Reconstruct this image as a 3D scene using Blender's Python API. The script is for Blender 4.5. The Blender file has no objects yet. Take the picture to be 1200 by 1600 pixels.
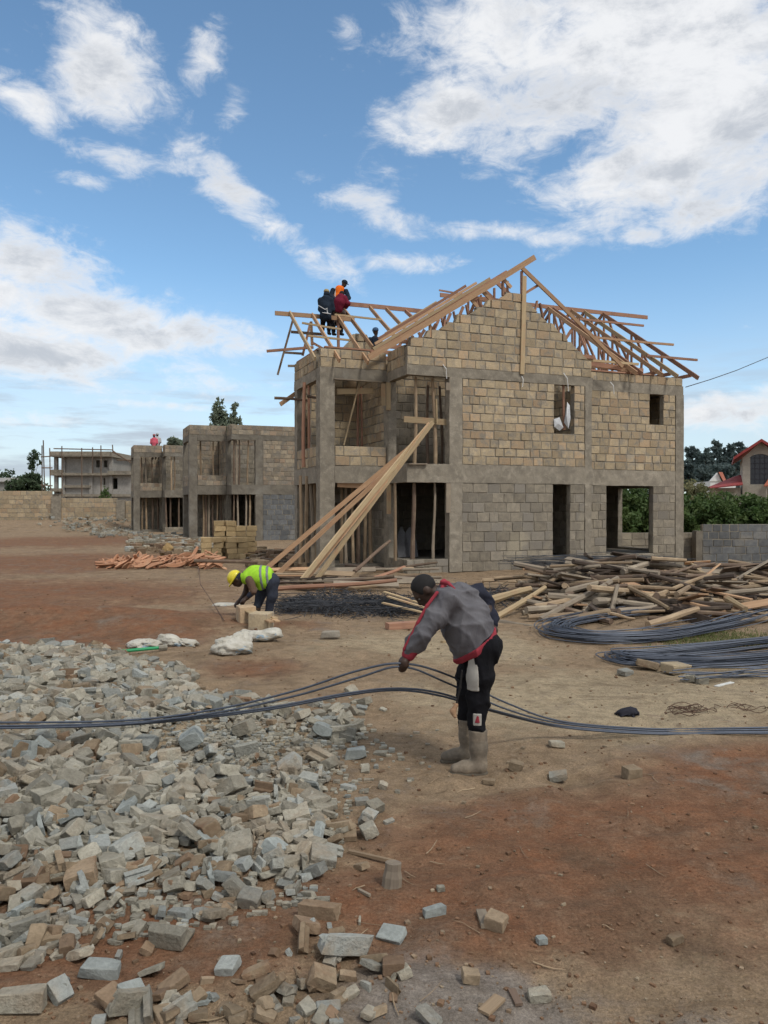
import bpy, bmesh, math, random
import numpy as np
from mathutils import Vector, Matrix

random.seed(7)
RNG = np.random.default_rng(11)
scene = bpy.context.scene
COL = scene.collection

# ------------------------------------------------------------------ camera
HC, F, HY = 1.95, 1230.0, 792.0            # eye height, focal length in photo pixels, horizon row
cam_d = bpy.data.cameras.new("camera")
cam = bpy.data.objects.new("camera", cam_d)
COL.objects.link(cam)
cam.location = (0, 0, HC)
cam.rotation_euler = (math.radians(90) - math.atan((800 - HY) / F), 0, 0)
cam_d.sensor_fit = 'VERTICAL'
cam_d.sensor_height = 24.0
cam_d.lens = 24.0 * F / 1600.0
cam_d.clip_start = 0.05
cam_d.clip_end = 2000
scene.camera = cam

# ------------------------------------------------------------------ light and exposure
SUN_EL, SUN_AZ = math.radians(52), math.radians(138)     # azimuth clockwise from +Y: behind the camera, to the right
SKY_STRENGTH = 0.13
sun_d = bpy.data.lights.new("sun", 'SUN')
sun_d.energy = 2.25
sun_d.angle = math.radians(10)
sun_d.color = (1.0, 0.95, 0.87)
sun = bpy.data.objects.new("sun", sun_d)
COL.objects.link(sun)
sdir = Vector((math.sin(SUN_AZ) * math.cos(SUN_EL), math.cos(SUN_AZ) * math.cos(SUN_EL), math.sin(SUN_EL)))
sun.rotation_euler = (-sdir).to_track_quat('-Z', 'Y').to_euler()

vs = scene.view_settings
vs.view_transform = 'Standard'
vs.look = 'None'
vs.exposure = 0.0
vs.gamma = 1.0
vs.use_curve_mapping = False
scene.render.resolution_x, scene.render.resolution_y = 768, 1024
scene.cycles.use_denoising = True
scene.cycles.max_bounces = 4
scene.cycles.diffuse_bounces = 3
scene.cycles.adaptive_threshold = 0.03
scene.cycles.caustics_reflective = False
scene.cycles.caustics_refractive = False


class NT:
    """small node-tree writer"""
    def __init__(self, tree):
        self.t = tree; self.n = tree.nodes; self.l = tree.links
        self.n.clear()

    def new(self, typ, **kw):
        nd = self.n.new(typ)
        for k, v in kw.items(): setattr(nd, k, v)
        return nd

    def put(self, sock, v):
        if v is None: return
        if isinstance(v, bpy.types.NodeSocket): self.l.new(v, sock)
        else:
            if isinstance(v, (tuple, list)) and len(v) == 3 and sock.type == 'RGBA': v = (*v, 1)
            sock.default_value = v

    def math(self, op, a, b=None, c=None, clamp=False):
        nd = self.new('ShaderNodeMath', operation=op, use_clamp=clamp)
        for i, v in enumerate((a, b, c)): self.put(nd.inputs[i], v)
        return nd.outputs[0]

    def vmath(self, op, a, b=None):
        nd = self.new('ShaderNodeVectorMath', operation=op)
        self.put(nd.inputs[0], a); self.put(nd.inputs[1], b)
        return nd.outputs['Value'] if op in ('LENGTH', 'DOT_PRODUCT', 'DISTANCE') else nd.outputs[0]

    def noise(self, vec, scale, detail=4, rough=.55, dist=0.0, out=0):
        nd = self.new('ShaderNodeTexNoise')
        self.put(nd.inputs['Vector'], vec); self.put(nd.inputs['Scale'], scale)
        self.put(nd.inputs['Detail'], detail); self.put(nd.inputs['Roughness'], rough); self.put(nd.inputs['Distortion'], dist)
        return nd.outputs[out]

    def ramp(self, v, a, b, c=0.0, d=1.0, smooth=True):
        nd = self.new('ShaderNodeMapRange', clamp=True)
        nd.interpolation_type = 'SMOOTHSTEP' if smooth else 'LINEAR'
        for i, x in enumerate((v, a, b, c, d)): self.put(nd.inputs[i], x)
        return nd.outputs[0]

    def mix(self, f, a, b, mode='MIX'):
        nd = self.new('ShaderNodeMix', data_type='RGBA', blend_type=mode)
        self.put(nd.inputs[0], f); self.put(nd.inputs[6], a); self.put(nd.inputs[7], b)
        return nd.outputs[2]

    def comb(self, x, y, z):
        nd = self.new('ShaderNodeCombineXYZ')
        for i, v in enumerate((x, y, z)): self.put(nd.inputs[i], v)
        return nd.outputs[0]

    def blob(self, vec, cx, cy, rx, ry, ang=0.0, soft=0.0):
        """1 in the middle of a turned ellipse, falling smoothly to 0 at its rim"""
        nd = self.new('ShaderNodeMapping', vector_type='TEXTURE')
        self.put(nd.inputs['Vector'], vec)
        nd.inputs['Location'].default_value = (cx, cy, 0)
        nd.inputs['Rotation'].default_value = (0, 0, ang)
        nd.inputs['Scale'].default_value = (rx, ry, 1)
        return self.ramp(self.vmath('LENGTH', nd.outputs[0]), 1.0, soft)


# ------------------------------------------------------------------ world: sky with broken cloud
world = bpy.data.worlds.new("World")
scene.world = world
world.use_nodes = True
w = NT(world.node_tree)
sky = w.new('ShaderNodeTexSky', sky_type='NISHITA')
sky.sun_disc = False
sky.sun_elevation = SUN_EL
sky.sun_rotation = SUN_AZ
sky.altitude = 1600
sky.air_density = 1.0
sky.dust_density = 0.6
sky.ozone_density = 2.2
tc = w.new('ShaderNodeTexCoord')
sep = w.new('ShaderNodeSeparateXYZ'); w.l.new(tc.outputs['Generated'], sep.inputs[0])
az = w.math('ARCTAN2', sep.outputs[0], sep.outputs[1])
el = w.math('ARCSINE', sep.outputs[2])
ae = w.comb(az, el, 0.0)


def AE(x, y):                               # photo pixel -> azimuth, elevation of that bit of sky
    dx, dz = (x - 600) / F, (HY - y) / F
    return math.atan(dx), math.atan(dz / math.hypot(1, dx))


# domain: cloud layer flattened towards the horizon
el_s = w.math('MULTIPLY', el, 1.9)
cv = w.comb(az, el_s, 0.0)
big = w.noise(cv, 3.2, 3, .5, .3)
fine = w.noise(w.vmath('ADD', cv, (3.1, 1.7, .4)), 9.0, 8, .62, .5)
puff = w.noise(w.vmath('ADD', cv, (7.3, 2.2, 1.4)), 24.0, 8, .68, .6)
CLOUDS = [  # x, y, rx, ry (photo pixels), tilt in degrees, weight
    (985, 70, 480, 190, -8, .56), (1060, 210, 300, 170, 14, .56), (700, 160, 180, 105, 25, .44), (760, 40, 220, 100, 0, .36),
    (1140, 270, 230, 110, 10, .46), (900, 150, 260, 150, 10, .5),
    (160, 100, 150, 100, -35, .46), (150, 15, 140, 45, -20, .40), (325, 90, 55, 80, -30, .42), (365, 165, 55, 45, -30, .33), (45, 165, 85, 42, -25, .34),
    (180, 245, 110, 34, -5, .33), (135, 285, 55, 20, 0, .28), (350, 285, 140, 58, -28, .46), (480, 278, 60, 22, 0, .28),
    (590, 335, 130, 46, -18, .43), (760, 362, 170, 26, -3, .38), (1000, 368, 60, 22, 5, .40), (860, 372, 90, 22, 0, .33),
    (470, 385, 150, 38, -38, .34), (650, 412, 170, 28, -3, .33), (530, 415, 80, 45, -50, .30), (540, 50, 60, 40, 20, .28), (400, 345, 90, 22, -10, .3),
    (70, 430, 190, 90, -25, .54), (140, 490, 310, 75, -12, .56), (310, 520, 190, 55, -8, .46), (60, 545, 260, 75, 0, .52),
    (1150, 640, 180, 48, 4, .50), (1010, 400, 330, 34, 14, .16),
    (200, 610, 330, 30, 0, .26), (240, 632, 180, 14, -2, .32), (60, 655, 260, 26, -2, .30), (300, 600, 260, 30, 0, .25),
]
bias = None
for (x, y, rx, ry, ang, wt) in CLOUDS:
    a, e = AE(x, y)
    b = w.blob(ae, a, e, 1.25 * rx / F, 1.25 * ry / F, math.radians(ang))
    b = w.math('MULTIPLY', b, wt)
    bias = b if bias is None else w.math('MAXIMUM', bias, b)
# unseen cloud outside this quarter of the sky, set denser to whiten ambient light
ahead = w.ramp(w.math('ABSOLUTE', az), 0.85, 0.60)
high = w.ramp(el, 0.85, 0.62)
inview = w.math('MULTIPLY', ahead, high)
rest = w.math('MULTIPLY', w.math('SUBTRACT', 1.0, inview), 0.46)
bias = w.math('ADD', w.math('MULTIPLY', bias, inview), rest)
den = w.math('ADD', w.math('ADD', w.math('MULTIPLY', big, .34), w.math('MULTIPLY', fine, .78)), w.math('MULTIPLY', puff, .46))
den = w.math('ADD', den, w.math('SUBTRACT', bias, 1.025))
cover = w.ramp(den, -0.08, 0.26)
thick = w.ramp(den, 0.06, 0.36)
# thin veil close to the horizon
veil = w.math('MULTIPLY', w.ramp(el, 0.30, 0.02), w.ramp(big, .2, .75, .45, .95))
shade = w.noise(w.vmath('ADD', cv, (1.3, 5.2, 2.4)), 7.0, 8, .66, .3)
c_lit = (7.1, 7.15, 7.25); c_dim = (4.3, 4.55, 4.95)
ccol = w.mix(w.math('MULTIPLY', thick, w.ramp(shade, .38, .62)), c_lit, c_dim)
skyc = w.mix(1.0, sky.outputs[0], (1.32, 1.50, 1.42), 'MULTIPLY')
base = w.mix(w.math('MULTIPLY', veil, .95), skyc, (5.0, 5.4, 5.9))
streak = w.noise(w.comb(w.math('MULTIPLY', az, 2.2), w.math('MULTIPLY', el, 16.0), 0.0), 2.6, 5, .6)
base = w.mix(w.math('MULTIPLY', w.math('MULTIPLY', w.ramp(el, .22, .07), w.ramp(streak, .46, .64)), .75), base, (3.5, 4.0, 4.7))
final = w.mix(w.math('MULTIPLY', cover, .94), base, ccol)
bg = w.new('ShaderNodeBackground')
w.l.new(final, bg.inputs[0]); bg.inputs[1].default_value = SKY_STRENGTH
wo = w.new('ShaderNodeOutputWorld'); w.l.new(bg.outputs[0], wo.inputs[0])


# ------------------------------------------------------------------ ground shape
_tab = np.random.default_rng(5).random((256, 256))


def vnoise(x, y):
    x = np.asarray(x, float); y = np.asarray(y, float)
    xi = np.floor(x).astype(int); yi = np.floor(y).astype(int)
    fx = x - xi; fy = y - yi
    fx = fx * fx * (3 - 2 * fx); fy = fy * fy * (3 - 2 * fy)
    g = lambda a, b: _tab[a % 256, b % 256]
    return ((g(xi, yi) * (1 - fx) + g(xi + 1, yi) * fx) * (1 - fy) + (g(xi, yi + 1) * (1 - fx) + g(xi + 1, yi + 1) * fx) * fy) * 2 - 1


def sstep(v, a, b):
    t = np.clip((np.asarray(v, float) - a) / (b - a), 0, 1)
    return t * t * (3 - 2 * t)


HEAP = np.array([(-6.6, 11.0), (-5.3, 11.1), (-3.6, 10.5), (-2.6, 9.5), (-2.1, 8.5), (-1.3, 7.9), (-.42, 7.0), (-.30, 6.0), (-.25, 5.2), (-.27, 4.5),
                 (-.40, 3.85), (-.80, 3.60), (-1.25, 3.58), (-1.6, 3.38), (-3.2, 3.2), (-6.0, 6.0), (-8.5, 9.5)])


def heap_depth(x, y):
    """distance inside the rubble heap outline (negative outside)"""
    x = np.asarray(x, float); y = np.asarray(y, float)
    d = np.full(x.shape, 1e9); inside = np.zeros(x.shape, bool)
    n = len(HEAP)
    for i in range(n):
        ax, ay = HEAP[i]; bx_, by_ = HEAP[(i + 1) % n]
        ex, ey = bx_ - ax, by_ - ay
        t = np.clip(((x - ax) * ex + (y - ay) * ey) / (ex * ex + ey * ey), 0, 1)
        d = np.minimum(d, np.hypot(x - ax - t * ex, y - ay - t * ey))
        c = ((ay > y) != (by_ > y)) & (x < (bx_ - ax) * (y - ay) / (by_ - ay + 1e-12) + ax)
        inside ^= c
    return np.where(inside, d, -d)


def zg(x, y, fine=True):
    x = np.asarray(x, float); y = np.asarray(y, float)
    z = -0.62 * sstep(x, 6.5, 11.5) * sstep(y, 17, 26) - 1.0 * sstep(x, 11, 22) * sstep(y, 24, 40)
    z = z + .75 * sstep(-x, 20.5, 24) * sstep(y, 58, 68)
    z = z + .30 * np.exp(-((x + 5.6) / 2.4) ** 2 - ((y - 13.4) / .9) ** 2) + .12 * np.exp(-((x + 3.4) / 1.0) ** 2 - ((y - 12.6) / .6) ** 2)
    z = z + 0.07 * sstep(heap_depth(x, y), 0.0, 1.3)
    near = 1 - sstep(y, 40, 90)
    z = z + near * (0.030 * vnoise(x * .55 + 3, y * .55) + 0.016 * vnoise(x * 1.7, y * 1.7 + 9))
    z = z - 0.03 * sstep(np.abs(vnoise(x * .5 + 40, y * .35 + 7)), .18, .0) * near * .6
    # two shallow wheel ruts curving across the right foreground
    for o in (0.0, 1.25):
        c = 4.15 + o + .10 * x + .05 * x * x
        z = z - .030 * np.exp(-((y - c) / .13) ** 2) * sstep(x, -.2, .6) * (.6 + .4 * vnoise(x * 2 + o, y * 2)) + .014 * np.exp(-((np.abs(y - c) - .2) / .07) ** 2) * sstep(x, -.2, .6)
    # footprints and scuffs
    k1 = vnoise(x * 2.9 + 31, y * 2.3 + 17)
    z = z - .022 * sstep(k1, .45, .72) * near
    if fine:
        z = z + near * (0.012 * vnoise(x * 5.1 + 1, y * 5.1) + 0.008 * np.abs(vnoise(x * 11 + 5, y * 11)))
    return z


_hx0, _hy0, _hs = -42.0, 1.0, .06
_HG = zg(*np.meshgrid(_hx0 + _hs * np.arange(1400), _hy0 + _hs * np.arange(1400)))


def zs(x, y):
    fx = (x - _hx0) / _hs; fy = (y - _hy0) / _hs; i = int(fx); j = int(fy)
    if fx < 0 or fy < 0 or i >= 1399 or j >= 1399: return float(zg(np.array([x]), np.array([y]))[0])
    a, b = fx - i, fy - j
    return float((_HG[j, i] * (1 - a) + _HG[j, i + 1] * a) * (1 - b) + (_HG[j + 1, i] * (1 - a) + _HG[j + 1, i + 1] * a) * b)


_HD = heap_depth(*np.meshgrid(-10 + .03 * np.arange(400), 2.5 + .03 * np.arange(320)))


def hd(x, y):
    i = int((x + 10) / .03 + .5); j = int((y - 2.5) / .03 + .5)
    return float(_HD[min(max(j, 0), 319), min(max(i, 0), 399)])


_TL = _tab.tolist()


def vn(x, y):
    xi = math.floor(x); yi = math.floor(y); a = x - xi; b = y - yi
    a = a * a * (3 - 2 * a); b = b * b * (3 - 2 * b); r0 = _TL[xi % 256]; r1 = _TL[(xi + 1) % 256]; y0 = yi % 256; y1 = (yi + 1) % 256
    return ((r0[y0] * (1 - a) + r1[y0] * a) * (1 - b) + (r0[y1] * (1 - a) + r1[y1] * a) * b) * 2 - 1


def PX(x, y, d): return Vector(((x - 600) / F * d, d, HC - (y - HY) / F * d))


def GR(x, y, lift=0.0):
    d = HC * F / max(y - HY, 1)
    for _ in range(8):
        X = (x - 600) / F * d
        d += .7 * ((HC - zs(X, d)) * F / max(y - HY, 1) - d)
    X = (x - 600) / F * d
    return Vector((X, d, zs(X, d) + lift))


# ------------------------------------------------------------------ object helpers
def tag(o, label=None, cat=None, group=None, kind=None):
    if label: o["label"] = label
    if cat: o["category"] = cat
    if group: o["group"] = group
    if kind: o["kind"] = kind
    return o


def mesh_from(verts, faces, name, mats, smooth=False, rnd=None, mat_idx=None):
    me = bpy.data.meshes.new(name)
    me.from_pydata([tuple(v) for v in verts], [], [tuple(f) for f in faces])
    for m in (mats if isinstance(mats, (list, tuple)) else [mats]): me.materials.append(m)
    if smooth: me.polygons.foreach_set('use_smooth', [True] * len(me.polygons))
    if mat_idx is not None: me.polygons.foreach_set('material_index', list(mat_idx))
    if rnd is not None:
        at = me.attributes.new('rnd', 'FLOAT', 'POINT'); at.data.foreach_set('value', np.asarray(rnd, np.float32))
    me.update()
    return me


def place(name, me, parent=None, loc=(0, 0, 0), rot=None, scale=None, matrix=None):
    o = bpy.data.objects.new(name, me)
    COL.objects.link(o)
    if parent is not None: o.parent = parent
    if matrix is not None: o.matrix_local = matrix
    else:
        o.location = loc
        if rot is not None: o.rotation_euler = rot
        if scale is not None: o.scale = scale
    return o


def empty(name, loc=(0, 0, 0), rz=0.0):
    o = bpy.data.objects.new(name, None)
    COL.objects.link(o)
    o.location = loc; o.rotation_euler = (0, 0, rz); o.empty_display_size = .1
    return o


class MB:
    """collects pieces into one mesh"""
    def __init__(self): self.v = []; self.f = []; self.r = []; self.n = 0

    def add(self, verts, faces, rnd=None):
        verts = np.asarray(verts, float)
        self.v.append(verts)
        self.f += [tuple(i + self.n for i in f) for f in faces]
        self.r.append(np.full(len(verts), random.random() if rnd is None else rnd))
        self.n += len(verts)

    def box(self, lo, hi, rnd=None):
        x0, y0, z0 = lo; x1, y1, z1 = hi
        self.add([(x0, y0, z0), (x1, y0, z0), (x1, y1, z0), (x0, y1, z0), (x0, y0, z1), (x1, y0, z1), (x1, y1, z1), (x0, y1, z1)],
                 [(0, 3, 2, 1), (4, 5, 6, 7), (0, 1, 5, 4), (1, 2, 6, 5), (2, 3, 7, 6), (3, 0, 4, 7)], rnd)

    def tube(self, pts, r, n=6, cap=True, rnd=None):
        v, f = tube_geo(pts, r, n, cap)
        self.add(v, f, rnd)

    def mesh(self, name, mat, smooth=False):
        v = np.concatenate(self.v) if self.v else np.zeros((0, 3))
        return mesh_from(v.tolist(), self.f, name, mat, smooth, np.concatenate(self.r) if self.r else [])

    def build(self, name, mat, parent=None, smooth=False, **kw):
        return place(name, self.mesh(name, mat, smooth), parent, **kw)


def tube_geo(pts, r, n=6, cap=True):
    pts = [Vector(p) for p in pts]
    rs = r if isinstance(r, (list, tuple, np.ndarray)) else [r] * len(pts)
    V, Fc = [], []
    t0 = (pts[1] - pts[0]).normalized()
    a = t0.cross(Vector((0, 0, 1)) if abs(t0.z) < .9 else Vector((1, 0, 0))).normalized()
    for i, p in enumerate(pts):
        t = (pts[min(i + 1, len(pts) - 1)] - pts[max(i - 1, 0)]).normalized()
        a = (a - t * a.dot(t)).normalized(); b = t.cross(a)
        for k in range(n):
            g = 2 * math.pi * k / n
            V.append(p + a * math.cos(g) * rs[i] + b * math.sin(g) * rs[i])
    for i in range(len(pts) - 1):
        for k in range(n):
            Fc.append((i * n + k, i * n + (k + 1) % n, (i + 1) * n + (k + 1) % n, (i + 1) * n + k))
    if cap:
        Fc.append(tuple(range(n - 1, -1, -1))); Fc.append(tuple((len(pts) - 1) * n + k for k in range(n)))
    return [tuple(v) for v in V], Fc


def along(a, b, roll=0.0):
    """matrix that lays local +X from a to b"""
    a = Vector(a); b = Vector(b); x = (b - a).normalized()
    up = Vector((0, 0, 1)) if abs(x.z) < .95 else Vector((0, 1, 0))
    y = up.cross(x).normalized(); z = x.cross(y)
    m = Matrix((x, y, z)).transposed() @ Matrix.Rotation(roll, 3, 'X')
    return Matrix.Translation(a) @ m.to_4x4()
# ------------------------------------------------------------------ materials
def base_mat(name):
    m = bpy.data.materials.new(name); m.use_nodes = True
    t = NT(m.node_tree)
    out = t.new('ShaderNodeOutputMaterial'); bs = t.new('ShaderNodeBsdfPrincipled')
    t.l.new(bs.outputs[0], out.inputs[0])
    if 'Specular IOR Level' in bs.inputs: bs.inputs['Specular IOR Level'].default_value = .25
    return m, t, bs


def rnd_val(t):
    oi = t.new('ShaderNodeObjectInfo'); at = t.new('ShaderNodeAttribute', attribute_name='rnd')
    return t.math('FRACT', t.math('ADD', oi.outputs['Random'], at.outputs['Fac']))


def surf(name, c1, c2, scale=6, rough=.92, bump=.25, bscale=45, vary=.25, c3=None, stain=None, stain_scale=1.2, stain_lo=.5, stain_hi=.72, bdist=.01, spec=.2):
    """stone, plaster, cloth: two mixed tones, a per-piece tone, optional stains of another colour, fine relief"""
    m, t, bs = base_mat(name)
    g = t.new('ShaderNodeNewGeometry'); pos = g.outputs['Position']
    r = rnd_val(t)
    col = t.mix(t.ramp(t.noise(pos, scale, 5, .6), .32, .68), c1, c2)
    if c3 is not None: col = t.mix(t.ramp(r, .55, .95), col, c3)
    if stain is not None: col = t.mix(t.ramp(t.noise(pos, stain_scale, 5, .65, .4), stain_lo, stain_hi), col, stain)
    r2 = t.math('FRACT', t.math('MULTIPLY', r, 7.31))
    k = t.ramp(r2, 0, 1, 1 - vary, 1 + vary, False)
    col = t.mix(1.0, col, t.comb(k, k, k), 'MULTIPLY')
    fn = t.noise(pos, bscale, 6, .68)
    col = t.mix(1.0, col, t.mix(t.ramp(fn, .25, .75), (.80, .80, .80), (1.14, 1.14, 1.14)), 'MULTIPLY')
    t.put(bs.inputs['Base Color'], col); bs.inputs['Roughness'].default_value = rough
    bs.inputs['Specular IOR Level'].default_value = spec
    b = t.new('ShaderNodeBump'); b.inputs['Strength'].default_value = bump; b.inputs['Distance'].default_value = bdist
    t.l.new(fn, b.inputs['Height']); t.l.new(b.outputs[0], bs.inputs['Normal'])
    return m


def wood(name, c1, c2, c3, vary=.22, rough=.8):
    m, t, bs = base_mat(name)
    tcn = t.new('ShaderNodeTexCoord'); r = rnd_val(t)
    v = t.vmath('ADD', tcn.outputs['Object'], t.comb(t.math('MULTIPLY', r, 37.0), t.math('MULTIPLY', r, 11.0), 0.0))
    gv = t.vmath('MULTIPLY', v, (1.3, 26.0, 26.0))
    gr = t.noise(gv, 1.6, 5, .65, .8)
    col = t.mix(t.ramp(gr, .3, .7), c1, c2)
    col = t.mix(t.ramp(t.noise(v, 2.6, 4, .6), .48, .74), col, c3)
    k = t.ramp(t.math('FRACT', t.math('MULTIPLY', r, 5.7)), 0, 1, 1 - vary, 1 + vary, False)
    col = t.mix(1.0, col, t.comb(k, k, k), 'MULTIPLY')
    t.put(bs.inputs['Base Color'], col); bs.inputs['Roughness'].default_value = rough
    b = t.new('ShaderNodeBump'); b.inputs['Strength'].default_value = .35; b.inputs['Distance'].default_value = .006
    t.l.new(gr, b.inputs['Height']); t.l.new(b.outputs[0], bs.inputs['Normal'])
    return m


def leafm(name, c1, c2):
    m, t, bs = base_mat(name)
    g = t.new('ShaderNodeNewGeometry')
    at = t.new('ShaderNodeAttribute', attribute_name='rnd')
    col = t.mix(t.ramp(t.noise(g.outputs['Position'], .9, 3, .6), .35, .65), c1, c2)
    k = t.ramp(at.outputs['Fac'], 0, 1, .65, 1.35, False)
    col = t.mix(1.0, col, t.comb(k, k, k), 'MULTIPLY')
    t.put(bs.inputs['Base Color'], col); bs.inputs['Roughness'].default_value = .6
    tr_ = t.new('ShaderNodeBsdfTranslucent'); t.put(tr_.inputs['Color'], col); mx = t.new('ShaderNodeMixShader'); mx.inputs[0].default_value = .4
    out = [n_ for n_ in t.n if n_.type == 'OUTPUT_MATERIAL'][0]
    t.l.new(bs.outputs[0], mx.inputs[1]); t.l.new(tr_.outputs[0], mx.inputs[2]); t.l.new(mx.outputs[0], out.inputs[0])
    return m


def plain(name, c, rough=.7, metallic=0.0, spec=.3):
    m, t, bs = base_mat(name)
    g = t.new('ShaderNodeNewGeometry')
    k = t.ramp(t.noise(g.outputs['Position'], 30, 4, .6), .3, .7, .86, 1.12)
    t.put(bs.inputs['Base Color'], t.mix(1.0, c, t.comb(k, k, k), 'MULTIPLY'))
    bs.inputs['Roughness'].default_value = rough; bs.inputs['Metallic'].default_value = metallic
    bs.inputs['Specular IOR Level'].default_value = spec
    return m


def cloth(name, c1, c2, bump=.5, scale=9):
    m, t, bs = base_mat(name)
    g = t.new('ShaderNodeNewGeometry'); p = g.outputs['Position']
    n = t.noise(p, scale, 4, .6, .6)
    t.put(bs.inputs['Base Color'], t.mix(t.ramp(n, .3, .7), c1, c2))
    bs.inputs['Roughness'].default_value = .95; bs.inputs['Specular IOR Level'].default_value = .1
    b = t.new('ShaderNodeBump'); b.inputs['Strength'].default_value = bump; b.inputs['Distance'].default_value = .02
    t.l.new(t.noise(t.vmath('MULTIPLY', p, (1.0, 1.0, .55)), scale * 2.2, 5, .6, 1.0), b.inputs['Height']); t.l.new(b.outputs[0], bs.inputs['Normal'])
    return m


STONE = surf('quarry_stone', (.405, .325, .215), (.325, .260, .172), 5, .95, .7, 30, .20, c3=(.37, .27, .172), stain=(.262, .228, .180), stain_scale=4.2, stain_lo=.47, stain_hi=.66)
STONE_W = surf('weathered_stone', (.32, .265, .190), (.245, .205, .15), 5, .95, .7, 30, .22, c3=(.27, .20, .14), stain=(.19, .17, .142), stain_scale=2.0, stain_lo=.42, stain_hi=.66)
GREYB = surf('grey_block', (.265, .232, .180), (.19, .168, .134), 6, .95, .6, 46, .20, c3=(.215, .195, .165), stain=(.30, .265, .20), stain_scale=.9)
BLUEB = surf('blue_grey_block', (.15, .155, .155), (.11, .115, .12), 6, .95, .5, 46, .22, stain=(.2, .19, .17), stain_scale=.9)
MORTAR = surf('mortar', (.275, .245, .195), (.19, .168, .134), 7, .97, .6, 60, .05, stain=(.26, .24, .20), stain_scale=2.0)
CONC = surf('cast_concrete', (.255, .225, .178), (.19, .168, .134), 3, .93, .4, 55, .10, stain=(.32, .285, .228), stain_scale=5.0, stain_lo=.46, stain_hi=.74)
CONCD = surf('dark_concrete', (.185, .165, .132), (.135, .12, .098), 3, .93, .4, 55, .10, stain=(.22, .205, .175), stain_scale=1.2)  # darker version of the cast concrete tones
PLASTER = surf('far_plaster', (.30, .285, .26), (.25, .24, .22), 1.2, .95, .3, 8, .08)
CREAM = surf('house_stone', (.42, .385, .32), (.35, .32, .27), 2, .95, .3, 12, .1)
RUBBLE = surf('rubble_stone', (0.352, 0.329, 0.267), (0.258, 0.240, 0.191), 8, .96, .9, 42, .30, c3=(0.273, 0.286, 0.267), stain=(0.284, 0.232, 0.169), stain_scale=2.2, stain_lo=.46, stain_hi=.70, bdist=.02)
RUBTAN = surf('rubble_tan', (.265, .205, .138), (.20, .150, .098), 8, .96, .9, 42, .25, c3=(.20, .135, .088), stain=(.165, .102, .063), stain_scale=3.0)
RUBBLU = surf('rubble_blue', (.305, .328, .31), (.23, .248, .236), 8, .95, .9, 42, .15)
TIMBER = wood('sawn_timber', (.44, .285, .170), (.345, .21, .120), (.36, .20, .12))
TIMBRED = wood('pink_timber', (.33, .185, .120), (.255, .135, .090), (.22, .12, .085))
TIMBPALE = wood('pale_board', (.41, .315, .19), (.31, .23, .135), (.38, .24, .14))
POLE = wood('weathered_pole', (.30, .22, .14), (.20, .145, .095), (.36, .28, .18), .3)
POLED = wood('dark_pole', (.15, .105, .075), (.10, .07, .052), (.20, .15, .10), .3)
GREYWOOD = wood('grey_wood', (.26, .215, .16), (.19, .155, .12), (.31, .26, .19), .25)
OFFCUT = wood('offcut', (.46, .245, .145), (.36, .18, .105), (.47, .31, .20), .25)
STEEL = plain('blue_steel', (.075, .088, .115), .5, .35, .4)
STEELD = plain('dark_steel', (.05, .053, .06), .55, .35, .35)
RUST = plain('rusty_steel', (.10, .062, .045), .75, .1, .2)
SKIN = plain('skin', (.040, .022, .015), .55, 0, .35)
HAIR = plain('hair', (.010, .009, .009), .8)
SOIL_D = (.175, .062, .028)


def sack_mat():
    m, t, bs = base_mat('woven_sack')
    tcn = t.new('ShaderNodeTexCoord'); p = tcn.outputs['Object']
    col = t.mix(t.ramp(t.noise(p, 6, 5, .6), .35, .7), (.50, .48, .42), (.36, .335, .275))
    col = t.mix(t.math('MULTIPLY', t.ramp(t.noise(p, 3.2, 3, .5), .56, .62), t.ramp(t.noise(t.vmath('MULTIPLY', p, (9, 30, 30)), 1.0, 2, .5), .50, .56)), col, (.26, .34, .40))
    t.put(bs.inputs['Base Color'], col); bs.inputs['Roughness'].default_value = .7
    b = t.new('ShaderNodeBump'); b.inputs['Strength'].default_value = .5; b.inputs['Distance'].default_value = .015
    vo = t.new('ShaderNodeTexVoronoi', feature='DISTANCE_TO_EDGE'); t.put(vo.inputs['Vector'], t.vmath('ADD', t.vmath('MULTIPLY', p, (1, 1.6, 1.3)), t.noise(p, 5, 3, .5, 0, 1))); vo.inputs['Scale'].default_value = 7.0
    b.inputs['Strength'].default_value = .4; b.inputs['Distance'].default_value = .03
    t.l.new(t.math('ADD', t.ramp(vo.outputs[0], 0, .22), t.math('MULTIPLY', t.noise(p, 14, 4, .6, .8), .4)), b.inputs['Height']); t.l.new(b.outputs[0], bs.inputs['Normal'])
    return m


SACK = sack_mat()


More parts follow.
